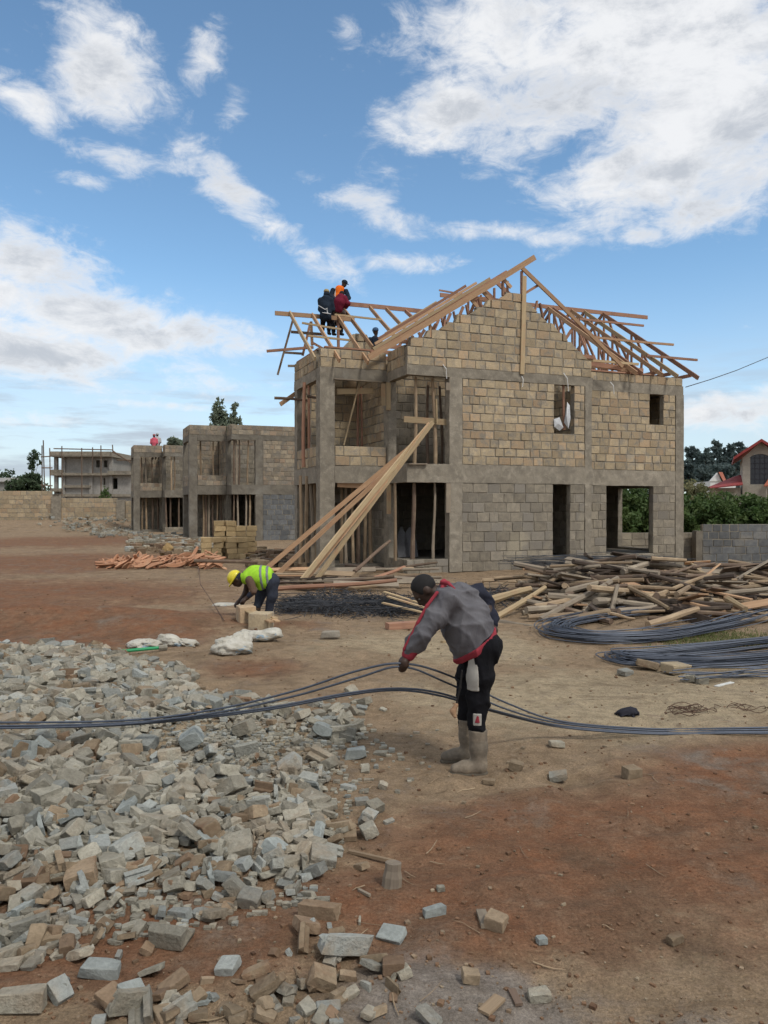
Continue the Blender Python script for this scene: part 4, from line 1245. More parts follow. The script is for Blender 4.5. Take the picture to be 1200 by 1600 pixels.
# ------------------------------------------------------------------ stack of yellow blocks
random.seed(3)
gs = GR(362, 874); th = .22
base = Vector((gs.x, gs.y + .3, gs.z)); STK = []
for (ox, oy, cols, rows, hh) in ((-.30, .75, 2, 7, 7), (.52, .78, 2, 6, 6), (-.78, .15, 2, 4, 4), (.16, .02, 2, 3, 4)):
    for r in range(hh):
        for c in range(cols):
            for q in range(2):
                STK.append((ox + (c - .5) * .415 * (1 if r % 2 == 0 else .92) + random.uniform(-.05, .05), oy + q * .26 + random.uniform(-.02, .02), r * .205 + .1, random.gauss(0, .09) + (0 if r % 2 == 0 else .05)))
STK += [(.55, -.15, .1, .4), (.75, .1, .1, -.3), (.95, -.1, .09, .8), (-1.05, .1, .1, .2), (-1.0, .2, .3, .1), (.4, -.25, .1, 1.2)]
for (ox, oy, oz, rz) in STK:
    c, s_ = math.cos(th), math.sin(th)
    p = base + Vector((ox * c - oy * s_, ox * s_ + oy * c, oz))
    tag(place('stone_block', block_mesh(STONE_Y, random.randrange(10)), loc=p, rot=(random.gauss(0, .02), random.gauss(0, .02), th + rz), scale=(random.uniform(.35, .40), .24, .192)), 'yellow stone block in the stack before the middle house', 'block', 'yellow blocks in the stack')

# ------------------------------------------------------------------ pink timber offcuts
random.seed(13)
def offcut_mesh(seed):
    rs = random.Random(seed); L = rs.uniform(.55, 1.0); wd = rs.uniform(.10, .17); th_ = rs.uniform(.03, .06); cv_ = rs.uniform(-.14, .16)
    V = []; Fc = []; n = 6
    for i in range(n + 1):
        t = i / n; x = (t - .5) * L; y = cv_ * (4 * (t - .5) ** 2 - .5); ww = wd * (.55 + .45 * math.sin(math.pi * min(1, max(0, t * .9 + .05))))
        for (a, b) in ((-.5, -.5), (.5, -.5), (.5, .5), (-.5, .5)): V.append((x, y + a * ww, b * th_))
    for i in range(n):
        for k in range(4): Fc.append((i * 4 + (k + 1) % 4, i * 4 + k, i * 4 + 4 + k, i * 4 + 4 + (k + 1) % 4))
    Fc += [(0, 1, 2, 3), tuple(n * 4 + k for k in (3, 2, 1, 0))]
    return mesh_from(V, Fc, 'offcut', OFFCUT)


OC = [offcut_mesh(i) for i in range(12)]
for i in range(150):
    t = random.random(); x = 158 + t * 180
    g = GR(x, 889 - random.uniform(0, 9))
    hmax = .12 + .30 * t
    zz = random.uniform(.03, hmax)
    tag(place('timber_offcut', random.choice(OC), loc=(g.x, g.y, g.z + zz), rot=(random.gauss(0, .9), random.gauss(-.25, .35), random.gauss(.4, .6)), scale=(.85,) * 3), 'pink sawn timber offcut in the low heap left of the block stack', 'offcut', 'pink timber offcuts')
tag(pole('steel_pipe', GR(303, 893) + Vector((0, 0, .32)), GR(402, 893) + Vector((0, 0, .28)), .05, POLED), 'dark pole lying across the right end of the pink offcuts', 'pole')
# ------------------------------------------------------------------ timber piles
random.seed(41)
BLACKPOLE = wood('blackish_pole', (.075, .055, .042), (.045, .034, .028), (.11, .085, .06), .3)  # very dark brown timber tone for some pile members


def pile_member(cx, cy, z, L, a, tilt, kind, r, label, group):
    dx, dy = math.cos(a) * L / 2, math.sin(a) * L / 2
    A = Vector((cx - dx, cy - dy, z - math.tan(tilt) * L / 2)); B = Vector((cx + dx, cy + dy, z + math.tan(tilt) * L / 2))
    A.z = max(A.z, zs(A.x, A.y) + r); B.z = max(B.z, zs(B.x, B.y) + r)
    if kind == 'pole': o = pole('timber_pole', A, B, r, random.choice((POLE, POLE, GREYWOOD, GREYWOOD, POLED, POLED, BLACKPOLE)))
    else: o = board('timber_plank', A, B, random.uniform(.12, .2), .03, random.choice((GREYWOOD, GREYWOOD, POLE, TIMBER, POLED, BLACKPOLE)), roll=random.gauss(0, .5))
    q = (A + B) / 2; px_, py_ = 600 + F * q.x / q.y, HY + F * (HC - q.z) / q.y
    hi = q.z - zs(q.x, q.y) > .38
    if 'long pile' in label: wh = ('on top, ' if hi else 'low, ') + ('left end' if px_ < 850 else 'right end' if px_ > 990 else 'middle'); label += ', ' + wh
    elif 'by the grey' in label: wh = ('on top, ' if hi else 'low, ') + ('left half' if px_ < 1130 else 'right half'); label += ', ' + wh
    else: wh = 'left part' if px_ < (440 if 'block stack' in label else 540) else 'right part'; label += ', ' + wh
    tag(o, ('longer ' if L > 1.5 else 'short ') + label, 'timber', group + ', ' + wh + (' long' if L > 1.5 else ' short'))


for i in range(270):
    cx = random.uniform(2.9, 6.8); cy = random.gauss(15.8, 1.4)
    if cy < 12.9 or cy > 19.5: continue
    top = .85 * math.exp(-((cy - 16.6) / 1.9) ** 2) * min(1, .45 + .5 * (cx - 2.9)) * (1 - .25 * max(0, cx - 5.8)) + .05
    z = zs(cx, cy) + random.uniform(.04, max(.08, top))
    L = random.uniform(.5, 2.1); a = random.gauss(.1, .6) if random.random() < .75 else random.uniform(0, 3.14)
    k = 'pole' if random.random() < .72 else 'plank'
    pile_member(cx, cy, z, L, a, random.gauss(0, .13), k, random.uniform(.025, .06), 'weathered %s in the long pile before the gabled house' % ('pole' if k == 'pole' else 'plank'), 'poles in the long timber pile' if k == 'pole' else 'planks in the long timber pile')
for i in range(95):
    cx = random.uniform(7.0, 11.5); cy = random.gauss(18.0, 1.4) + (cx - 8) * .1
    if cy < 15.0 or cy > 22: continue
    top = .78 * math.exp(-((cy - 18.6) / 2.0) ** 2) * (.55 + .45 * sstep(cx, 7.2, 9.5)) + .05
    z = zs(cx, cy) + random.uniform(.04, max(.08, float(top)))
    L = random.uniform(.9, 2.6); a = random.choice((random.gauss(.35, .3), random.gauss(-.6, .3), random.gauss(0, .3)))
    k = 'pole' if random.random() < .5 else 'plank'
    pile_member(cx, cy, z, L, a, random.gauss(0, .12), k, random.uniform(.03, .06), 'weathered %s in the pile by the grey boundary wall' % ('pole' if k == 'pole' else 'plank'), 'poles in the right timber pile' if k == 'pole' else 'planks in the right timber pile')
# poles that stand out at the front of the long pile
for (x0, y0, d0, x1, y1, d1, r, mt, lb) in (
        (845, 969, 13.3, 965, 902, 15.2, .055, GREYWOOD, 'long straight grey pole slanting across the front of the timber pile'),
        (760, 940, 14.6, 830, 920, 14.9, .07, TIMBPALE, 'pale split log just right of the bending man'),
        (775, 965, 13.7, 852, 918, 14.9, .05, TIMBPALE, 'pale pole slanting up behind the right arm of the bending man'),
        (770, 972, 13.4, 845, 981, 13.0, .05, GREYWOOD, 'grey pole lying flat in front of the timber pile'),
        (850, 966, 13.6, 905, 962, 13.7, .04, POLE, 'thin pole lying at the foot of the timber pile'),
        (880, 925, 14.8, 952, 908, 15.3, .06, GREYWOOD, 'thick short log on top front of the timber pile'),
        (835, 949, 14.0, 900, 937, 14.6, .06, POLE, 'brown pole low in the middle of the timber pile'),
        (955, 960, 13.8, 965, 915, 14.6, .045, GREYWOOD, 'forked stump standing in the front of the timber pile'),
        (975, 915, 15.0, 1045, 950, 13.9, .045, POLE, 'brown pole sloping down to the right of the timber pile'),
        (1055, 940, 14.4, 1135, 957, 13.7, .06, TIMBER, 'reddish bare pole lying toward the bent steel bundle'),
        (1135, 935, 14.5, 1165, 952, 13.8, .06, TIMBPALE, 'short pale board end near the steel bundle on the right')):
    tag(pole('timber_pole', PX(x0, y0, d0), PX(x1, y1, d1), r, mt), lb, 'timber')
for (x0, y0, d0, x1, y1, d1, wd, mt, lb) in (
        (1085, 882, 18.6, 1110, 905, 17.6, .2, TIMBPALE, 'pale plank tipped toward the corner column, upper of two'),
        (1073, 918, 17.0, 1102, 898, 17.6, .2, TIMBPALE, 'pale plank crossing the tipped one by the corner column'),
        (1088, 922, 16.9, 1155, 912, 17.0, .22, TIMBPALE, 'long pale plank lying flat in the right pile'),
        (1120, 930, 16.3, 1175, 905, 17.3, .14, GREYWOOD, 'grey plank slanting up in the right pile'),
        (1070, 880, 25.0, 1110, 878, 24.8, .25, TIMBER, 'board lying against the foot of the boundary wall'),
        (1150, 905, 17.2, 1215, 868, 18.6, .16, GREYWOOD, 'grey plank rising out of frame at the right edge')):
    tag(board('timber_plank', PX(x0, y0, d0), PX(x1, y1, d1), .03, wd, mt, roll=1.2), lb, 'timber')

# scraps in front of the bay and the doorway
random.seed(51)
for i in range(34):
    x = random.uniform(400, 475); g = GR(x, random.uniform(866, 888)); L = random.uniform(.5, 1.6); a = random.gauss(.2, .5)
    z = g.z + random.uniform(.03, .22)
    pile_member(g.x, g.y, z, L, a, random.gauss(0, .06), random.choice(('pole', 'plank')), .035, 'scrap wood strewn between the block stack and the gabled house', 'scrap wood by the block stack')
for i in range(36):
    x = random.uniform(432, 660); g = GR(x, random.uniform(898, 926)); L = random.uniform(.8, 2.2); a = random.gauss(0.05, .22)
    pile_member(g.x, g.y, g.z + random.uniform(.03, .30), L, a, random.gauss(0, .05), random.choice(('pole', 'plank', 'plank')), .04, 'scrap plank lying behind the heap of steel stirrups', 'scrap planks behind the stirrups')
for (x0, y0, d0, x1, y1, d1, r, mt, lb) in ((553, 893, 20.6, 609, 846, 23.0, .05, POLED, 'dark pole leaning against the sill of the lower bay'),
                                            (585, 904, 20.0, 632, 886, 21.6, .05, TIMBRED, 'red-brown pole lying before the sill of the lower bay'),
                                            (430, 921, 17.6, 620, 906, 17.8, .05, TIMBRED, 'long reddish pole lying behind the stirrup heap')):
    tag(pole('timber_pole', PX(x0, y0, d0), PX(x1, y1, d1), r, mt), lb, 'timber')
for (x0, y0, x1, y1, d, lb) in ((600, 925, 668, 946, 14.3, 'upper of three pale laths over the stirrup heap'), (606, 932, 672, 952, 14.1, 'middle of three pale laths over the stirrup heap'), (598, 942, 665, 958, 13.9, 'lower of three pale laths over the stirrup heap')):
    tag(board('lath_board', PX(x0, y0, d + .25), PX(x1, y1, d - .3), .07, .025, TIMBPALE), lb, 'board')

# ------------------------------------------------------------------ heap of steel stirrups
st = MB(); random.seed(61)


def stirrup(c, wd, ht, R_, r=.0055):
    v4 = [Vector((-wd / 2, -ht / 2, 0)), Vector((wd / 2, -ht / 2, 0)), Vector((wd / 2, ht / 2, 0)), Vector((-wd / 2, ht / 2, 0)), Vector((-wd / 2, -ht / 2, 0))]
    st.tube([c + R_ @ p for p in v4], r, 3, False)


for i in range(620):
    t = random.random(); cx = -1.95 + 2.75 * t + random.gauss(0, .12); cy = 14.75 + random.gauss(0, .42)
    top = .34 * math.exp(-((cy - 15.0) / .65) ** 2) * (.55 + .45 * math.sin(math.pi * min(1, t * 1.1)))
    stirrup(Vector((cx, cy, zs(cx, cy) + .02 + random.random() * top)), random.uniform(.20, .34), random.uniform(.16, .24), rot3(random.gauss(0, .45), random.gauss(0, .45), random.uniform(0, 6.28)))
for i in range(150):
    cx = random.uniform(.9, 2.5); cy = 15.6 + random.gauss(0, .35)
    stirrup(Vector((cx, cy, zs(cx, cy) + .03 + random.random() * .28)), .3, .2, rot3(random.gauss(0, .5), random.gauss(0, .5), random.uniform(0, 6.28)))
for i in range(90):
    cx = random.uniform(3.2, 6.0); cy = 17.6 + random.gauss(0, .3); z = zs(cx, cy) + .62 + random.random() * .22; a = random.gauss(.1, .3); L = random.uniform(.5, 1.2)
    st.tube([(cx - math.cos(a) * L, cy - math.sin(a) * L, z), (cx + math.cos(a) * L, cy + math.sin(a) * L, z + random.gauss(0, .05))], .007, 3, False)
for i in range(70):
    cx = random.uniform(-1.8, .6); cy = 14.6 + random.gauss(0, .4); L = random.uniform(.3, .8); a = random.gauss(0, .3); z = zs(cx, cy) + .03 + random.random() * .25
    st.tube([(cx - math.cos(a) * L, cy - math.sin(a) * L, z), (cx + math.cos(a) * L, cy + math.sin(a) * L, z + .02)], .006, 3, False)
tag(st.build('steel_stirrups', STEELD), 'heap of bent dark steel stirrups and bar offcuts on the ground', 'steel', kind='stuff')


# ------------------------------------------------------------------ bent bundles of steel bars
def catmull(P, n=8):
    P = [Vector(p) for p in P]; Q = [P[0] * 2 - P[1]] + P + [P[-1] * 2 - P[-2]]; out = []
    for i in range(1, len(Q) - 2):
        for k in range(n):
            t = k / n; a, b, c, d = Q[i - 1], Q[i], Q[i + 1], Q[i + 2]
            out.append(.5 * ((2 * b) + (c - a) * t + (2 * a - 5 * b + 4 * c - d) * t * t + (3 * b - a - 3 * c + d) * t ** 3))
    out.append(P[-1]); return out


def bundle(label, ctrl, nb, spread, lift, seed, r=.008):
    rs = random.Random(seed); e = empty('steel_bar_bundle', GR(*ctrl[len(ctrl) // 2])); tag(e, label, 'steel bars', 'bent bundles of steel bars')
    base_ = [GR(x, y) for (x, y) in ctrl]
    for b in range(nb):
        k = rs.random(); o1 = rs.gauss(0, .5); o2 = rs.gauss(0, .5); pts = []
        for i, p in enumerate(base_):
            t = i / (len(base_) - 1); ww = spread * (1 + .5 * math.sin(t * math.pi))
            off = (o1 * (1 - t) + o2 * t) * ww
            # shift each bar inward or outward of the bend, and a little along it
            n_ = (base_[min(i + 1, len(base_) - 1)] - base_[max(i - 1, 0)]); n_ = Vector((-n_.y, n_.x, 0)).normalized()
            q = p + n_ * off + Vector((rs.gauss(0, .03), rs.gauss(0, .02), 0))
            q.z = zs(q.x, q.y) + .015 + k * lift
            pts.append(q - e.location)
        v, f = tube_geo(catmull(pts, 6), r, 4)
        place('steel_bar', mesh_from(v, f, 'steel_bar', STEEL), e)


bundle('upper hairpin-bent bundle of blue-grey steel bars beside the timber pile', [(1110, 956), (1040, 958), (960, 966), (905, 975), (872, 985), (880, 996), (940, 1003), (1020, 1001), (1090, 992), (1150, 976), (1200, 961), (1270, 944)], 46, .30, .13, 1)
bundle('lower hairpin-bent bundle of blue-grey steel bars at the right edge', [(1270, 1000), (1180, 1010), (1090, 1021), (1010, 1028), (972, 1031), (985, 1037), (1050, 1040), (1120, 1040), (1200, 1034), (1270, 1026)], 34, .22, .11, 2)
bundle('loose dark bar ends fanning out at the right edge', [(1055, 1062), (1110, 1058), (1170, 1056), (1270, 1050)], 11, .34, .09, 3, .007)
# grass between the arms of the upper bundle
gr_ = MB(); random.seed(71)
for _ in range(3200):
    x = random.gauss(1120, 50); y = random.gauss(1000, 9)
    if y < 985 or y > 1018: continue
    g = GR(x, y) if _ % 4 == 0 else g + Vector((random.gauss(0, .06), random.gauss(0, .05), 0))
    h = random.uniform(.02, .07); a = random.uniform(0, 6.28); z = zs(g.x, g.y)
    gr_.add([(g.x - .006 * math.cos(a), g.y - .006 * math.sin(a), z), (g.x + .006 * math.cos(a), g.y + .006 * math.sin(a), z), (g.x + random.gauss(0, .02), g.y + random.gauss(0, .02), z + h)], [(0, 1, 2)])
tag(gr_.build('grass', leafm('grass_blade', (.11, .15, .045), (.16, .17, .07))), 'patch of short green grass between the bent steel bars', 'grass', kind='stuff')

# ------------------------------------------------------------------ long bars lifted by the bending man
def bar(label, P, r=.0085):
    v, f = tube_geo(catmull(P, 8), r, 6); o = place('steel_bar', mesh_from(v, f, 'steel_bar', STEEL, True)); tag(o, label, 'steel bar', 'long steel bars across the foreground')


bar('steel bar held in the bending man\'s fist, upper of the two', [PX(-80, 1130, 6.08), PX(180, 1127, 6.06), PX(330, 1110, 6.0), PX(460, 1080, 5.9), PX(560, 1048, 5.75), PX(630, 1037, 5.70), PX(700, 1055, 5.95), PX(790, 1098, 6.25), PX(880, 1128, 6.5), GR(1020, 1143, .02), GR(1150, 1142, .02), GR(1280, 1139, .02), GR(1560, 1133, .02)])
bar('steel bar held in the bending man\'s fist, lower of the two', [PX(-80, 1136, 6.06), PX(180, 1131, 6.05), PX(330, 1115, 5.98), PX(460, 1088, 5.9), PX(560, 1059, 5.75), PX(629, 1042, 5.71), PX(700, 1068, 5.97), PX(790, 1108, 6.26), PX(880, 1131, 6.5), GR(1020, 1146, .02), GR(1150, 1145, .02), GR(1280, 1143, .02), GR(1560, 1137, .02)])
bar('free steel bar bowing below the man\'s hand, behind his knees', [PX(-80, 1140, 6.04), PX(180, 1133, 6.03), PX(400, 1109, 6.05), PX(540, 1084, 6.1), PX(620, 1076, 6.08), PX(690, 1084, 6.1), PX(770, 1110, 6.25), PX(880, 1135, 6.5), GR(1020, 1149, .02), GR(1150, 1148, .02), GR(1280, 1147, .02), GR(1560, 1141, .02)])
bar('second free steel bar lying close along the one behind the knees', [PX(-80, 1138, 6.07), PX(180, 1134, 6.05), PX(400, 1112, 6.08), PX(540, 1087, 6.13), PX(620, 1079, 6.1), PX(690, 1088, 6.12), PX(770, 1112, 6.27), PX(880, 1137, 6.5), GR(1020, 1151, .02), GR(1150, 1150, .02), GR(1280, 1150, .02), GR(1560, 1144, .02)])

# ------------------------------------------------------------------ debris on the ground by the far houses
def debris(name, mat, spots, label, n, s0, s1, seed):
    rs = random.Random(seed); mbd = MB()
    for _ in range(n):
        (x0, x1, y0, y1, hh) = rs.choice(spots); g = GR(rs.uniform(x0, x1), rs.uniform(y0, y1)); s = rs.uniform(s0, s1); k = rs.randrange(len(RT)); a = rs.uniform(0, 6.28)
        V = RT[k][0]; c, sn = math.cos(a), math.sin(a)
        mbd.add(np.stack([V[:, 0] * c - V[:, 1] * sn, V[:, 0] * sn + V[:, 1] * c, V[:, 2]], 1) * s + np.array((g.x, g.y, g.z + s * .25 + rs.random() * hh)), RT[k][1], rs.random())
    tag(mbd.build(name, mat), label, 'rubble', kind='stuff')


debris('rubble', RUBBLE, [(205, 305, 838, 858, .25), (200, 290, 845, 862, .1), (270, 330, 848, 868, .2)], 'grey rubble strewn in front of the two far houses', 360, .12, .38, 4)
debris('rubble', RUBBLE, [(60, 205, 816, 824, .4), (100, 200, 820, 832, .15), (140, 215, 828, 840, .1)], 'pale rubble and scraps along the foot of the yellow wall', 300, .12, .38, 6)
debris('tan_rubble', RUBTAN, [(200, 320, 843, 866, .15), (250, 330, 850, 872, .15), (395, 470, 866, 890, .1)], 'tan rubble before the far houses and beside the block stack', 300, .15, .45, 8)
g = GR(263, 868)
tag(place('mustard_bag', lumpy('mustard_bag', [(0, 0, .18, .22, .2, .28), (0, 0, .08, .3, .25, .14)], plain('sulphur_bag', (.30, .20, .085)), seed=31), loc=g), 'mustard coloured bag on the rubble before the far houses', 'bag')  # mustard coloured lump modelled as a slumped bag

# ------------------------------------------------------------------ boundary walls
FW = House('boundary_wall', (-24.4, 72.0), math.radians(4), ''); tag(FW.e, 'yellow block boundary wall with concrete pillars at the far left', 'wall'); del FW.e['group']
FW.wall((-34, 0), 's', 28.2, .2, 3.40, STONE, 'stone_block', ch=.40, bl=.72)
FW.wall((-5.0, 0), 's', 5.0, .2, 2.75, STONE, 'stone_block', ch=.40, bl=.72)
FW.box('pillar', (-5.85, -.12, .2), (-4.98, .4, 2.9)); FW.box('pillar', (-.05, -.12, .2), (.7, .4, 2.6)); FW.wall((.72, 0), 's', 1.6, .2, 2.5, STONE, 'stone_block', ch=.4, bl=.7)
GW = House('boundary_wall', (13.35, 33.0), math.radians(6), ''); tag(GW.e, 'dark grey block boundary wall behind the right timber pile', 'wall'); del GW.e['group']
GW.wall((.0, 0), 's', 9.0, -1.6, 1.22, BLUEB, 'concrete_block', ch=.30, bl=.52)
GW.wall((-4.6, .5), 's', 4.5, -1.4, .86, GREYB, 'concrete_block', ch=.30, bl=.52, core=MORTAR)
GW.box('pillar', (-.30, -.05, -1.5), (-.02, .3, .95), CONCD)
# ------------------------------------------------------------------ vegetation
def leaves(blobs, n, size, seed, clumps=14, squash=1.0, droop=0.0):
    """leaf-sized faces gathered in clumps through the volume of a crown"""
    rs = np.random.default_rng(seed); V = []; R_ = []
    vol = np.array([b[3] * b[4] * b[5] for b in blobs]); vol = vol / vol.sum()
    cc = []
    for bi, b in enumerate(blobs):
        for _ in range(max(6, int(2.2 * clumps * vol[bi] * len(blobs)))):
            d = rs.normal(size=3); d /= np.linalg.norm(d); r = rs.uniform(.35, 1.0)
            cc.append((b[0] + d[0] * b[3] * r, b[1] + d[1] * b[4] * r, b[2] + d[2] * b[5] * r, .34 * min(b[3], b[5]) * rs.uniform(.6, 1.2), rs.random()))
    cc = np.array(cc); pick = rs.integers(0, len(cc), n); c = cc[pick]
    d = rs.normal(size=(n, 3)); d /= np.linalg.norm(d, axis=1, keepdims=True)
    p = c[:, :3] + d * (c[:, 3] * rs.uniform(.2, 1.0, n) ** .6)[:, None] * np.array((1, 1, squash))
    a = rs.normal(size=(n, 3)); a[:, 2] -= droop; a /= np.linalg.norm(a, axis=1, keepdims=True)
    b = np.cross(a, rs.normal(size=(n, 3))); b /= np.linalg.norm(b, axis=1, keepdims=True)
    s = size * rs.uniform(.6, 1.3, n)[:, None]
    q = np.stack([p - a * s, p + b * s * .42, p + a * s, p - b * s * .42], 1).reshape(-1, 3)
    f = np.arange(4 * n).reshape(n, 4)
    rnd = np.repeat(np.clip(c[:, 4] * .6 + rs.random(n) * .4, 0, 1), 4)
    return q, f, rnd


def crown_mesh(name, blobs, n, size, mat, seed, **k):
    q, f, r = leaves(blobs, n, size, seed, **k)
    return mesh_from(q.tolist(), f.tolist(), name, mat, False, r)


BARK = surf('bark', (.13, .10, .075), (.09, .07, .05), 3, .95, .4, 12, .1)
L_DARK = leafm('dark_leaf', (.055, .085, .045), (.075, .105, .055))
L_HEDGE = leafm('hedge_leaf', (.065, .115, .035), (.105, .15, .05))
L_EUC = leafm('eucalyptus_leaf', (.17, .21, .15), (.22, .25, .185))
L_FAR = leafm('hazed_leaf', (.085, .118, .115), (.115, .150, .142))  # blue tint in the leaf colour stands in for distance haze
L_YEL = leafm('dry_leaf', (.15, .16, .07), (.20, .19, .10))


def tree(name, base, blobs, n, size, mat, seed, label, group, trunk_r=.2, **k):
    e = empty(name, base); tag(e, label, 'tree', group)
    top = max(b[2] for b in blobs); t = MB(); rs = random.Random(seed)
    bx_, by_ = blobs[0][0], blobs[0][1]
    t.tube([(0, 0, -.5), (bx_ * .3 + rs.gauss(0, .1), by_ * .3, top * .35), (bx_ * .7, by_ * .7, top * .7), (bx_, by_, top)], [trunk_r, trunk_r * .8, trunk_r * .5, trunk_r * .2], 7)
    for b in blobs:
        z0 = max(.5, (b[2] - b[5]) * .7); t.tube([(bx_ * .3, by_ * .3, z0), ((b[0] + bx_ * .3) / 2, (b[1] + by_ * .3) / 2, (z0 + b[2]) / 2 + .2), (b[0], b[1], b[2])], [trunk_r * .5, trunk_r * .3, trunk_r * .12], 5)
    t.build('trunk', BARK, e)
    place('crown', crown_mesh('crown', blobs, n, size, mat, seed, **k), e)
    return e


def atx(x, d, z=0.0): return Vector(((x - 600) / F * d, d, z))


def zat(y, d): return HC - (y - HY) / F * d


# slim trees standing behind the middle house
d = 88
for (x, yt, wpx, lb, sd) in ((343, 621, 19, 'taller of the two slim eucalyptus trees behind the middle house', 1), (367, 632, 15, 'shorter slim eucalyptus tree right of the taller one', 2)):
    zt = zat(yt, d); r = wpx / F * d
    bl = [(0, 0, zt - .8, r * .45, r * .45, 1.1), (0, 0, zt - 2.2, r * .8, r * .8, 1.4), (.2, 0, zt - 3.8, r, r, 1.5), (-.2, 0, zt - 5.6, r * 1.1, r, 1.8), (0, 0, zt - 7.5, r, r, 1.6)]
    tree('eucalyptus_tree', atx(x, d), bl, 4600, .25, L_EUC, sd, lb, 'slim trees behind the houses', .18, clumps=26, droop=.4, squash=1.6)
d = 96; zt = zat(686, d)
tree('eucalyptus_tree', atx(276, d), [(0, 0, zt - .6, 1.3, 1.2, .7), (.9, 0, zt - 1.2, 1.0, 1, .6), (-.8, 0, zt - 1.3, .9, 1, .6)], 1500, .3, L_EUC, 5, 'treetop peeking between the two roofless houses', 'slim trees behind the houses', .15)
# trees at the far left
d = 112
tree('broadleaf_tree', atx(42, d), [(0, 0, 5.0, 2.6, 2.4, 2.0), (-1.4, 0, 3.8, 1.6, 1.6, 2.0), (1.3, 0, 3.6, 1.5, 1.5, 2.0), (0, 0, 3.0, 2.6, 2, 1.6)], 5000, .34, L_DARK, 11, 'dense dark round tree behind the yellow wall', None, .3, clumps=16)
d = 128
tree('slim_tree', atx(53, d), [(0, 0, zat(714, d), .95, .9, 1.2), (-.3, 0, zat(728, d), .8, .8, .9), (.7, 0, zat(724, d), .5, .5, .7)], 800, .22, L_DARK, 12, 'thin tall tree with a small tuft above the dark round tree', None, .12)
d = 135
tree('broadleaf_tree', atx(10, d), [(0, 0, zat(752, d), 2.4, 2, 2.0), (-2.4, 0, zat(758, d), 2, 2, 2.0), (1.6, 0, zat(760, d), 1.4, 1.4, 1.4)], 1500, .28, L_DARK, 13, 'low dark tree at the left picture edge behind the wall', None, .2)
d = 125
tree('broadleaf_tree', atx(191, d), [(0, 0, zat(733, d), 1.5, 1.2, 1.5), (1.6, 0, zat(740, d), 1.4, 1.2, 1.2), (-1.2, 0, zat(741, d), 1.0, 1, 1.0)], 1200, .26, L_DARK, 14, 'dark treetop behind the low wing of the grey building', None, .2)
d = 80
tree('shrub', atx(162, d), [(0, 0, zat(772, d), .55, .5, 1.0), (.2, 0, zat(782, d), .8, .7, .8)], 600, .14, L_HEDGE, 15, 'pointed green shrub over the yellow wall before the grey building', None, .05)
# right: far dark trees on the rise
FT = [(1082, 697, 26, 148), (1102, 700, 20, 140), (1120, 683, 20, 152), (1136, 693, 18, 146), (1153, 688, 16, 158), (1168, 697, 18, 162), (1190, 702, 22, 165), (1075, 715, 20, 128), (1100, 722, 24, 124), (1130, 720, 24, 132), (1150, 712, 20, 140)]
NM = ['first', 'second', 'third', 'fourth', 'fifth', 'sixth', 'seventh', 'eighth', 'ninth', 'tenth', 'eleventh']
order = sorted(range(len(FT)), key=lambda i: FT[i][0])
for j, i in enumerate(order):
    (x, yt, wpx, d) = FT[i]; zt = zat(yt, d); r = wpx / F * d
    g0 = zat(770, d)
    bl = [(0, 0, zt - g0 - r * .7, r * .6, r * .6, r * .75), (r * .45, 0, zt - g0 - r * 1.7, r * .7, r * .7, r * .9), (-r * .5, 0, zt - g0 - r * 1.9, r * .7, r * .7, r * .9), (0, 0, zt - g0 - r * 3.0, r, r, r * 1.4)]
    bl = [b for b in bl if b[2] > 0]
    tree('far_tree', atx(x, d, g0), bl, 3200, .42, L_FAR, 100 + i, '%s from the left of the dark trees right of the gabled house' % NM[j], 'far dark trees on the right', .3, clumps=11)
# hedge behind the grey wall, seen beside the house and through its window
for (x, d, yt, wm, sd, mt, lb) in ((978, 40, 758, 1.6, 1, L_HEDGE, 'green bush seen through the left of the lower window'), (1010, 41, 752, 1.7, 2, L_HEDGE, 'green bush seen through the right of the lower window'),
                                   (1082, 41, 775, 1.5, 3, L_HEDGE, 'bush directly right of the corner column'), (1110, 40, 770, 1.8, 4, L_HEDGE, 'bush in the middle above the grey wall'),
                                   (1150, 41, 766, 1.9, 5, L_HEDGE, 'bush below the arched window of the red-roofed house'), (1195, 40, 772, 1.9, 6, L_HEDGE, 'bush at the right picture edge above the grey wall'),
                                   (1084, 58, 752, 2.0, 7, L_YEL, 'pale dry shrub beside the corner column, above the bushes'), (1050, 44, 765, 1.8, 8, L_HEDGE, 'bush hidden mostly behind the corner column'), (1235, 41, 768, 1.9, 9, L_HEDGE, 'bush just beyond the right picture edge')):
    zt = zat(yt, d); b0 = -1.5
    bl = [(0, 0, zt - b0 - .9, wm * .75, wm * .6, .95), (wm * .45, -.3, zt - b0 - 1.6, wm * .6, wm * .5, .9), (-wm * .45, -.2, zt - b0 - 1.5, wm * .6, wm * .5, .9), (0, -.4, zt - b0 - 2.4, wm, wm * .6, 1.1)]
    e = tree('bush', atx(x, d, b0), bl, 5200, .13, mt, 200 + sd, lb, 'bushes behind the grey wall', .06, clumps=22); e['category'] = 'bush'

# ------------------------------------------------------------------ far buildings
def panel(mb_, x0, x1, z0, z1, y0, y1, holes=()):
    xs = sorted({x0, x1, *[h[0] for h in holes], *[h[1] for h in holes]}); zz = sorted({z0, z1, *[h[2] for h in holes], *[h[3] for h in holes]})
    for i in range(len(xs) - 1):
        for k in range(len(zz) - 1):
            cx, cz = (xs[i] + xs[i + 1]) / 2, (zz[k] + zz[k + 1]) / 2
            if any(h[0] < cx < h[1] and h[2] < cz < h[3] for h in holes): continue
            mb_.box((xs[i], y0, zz[k]), (xs[i + 1], y1, zz[k + 1]), .5)


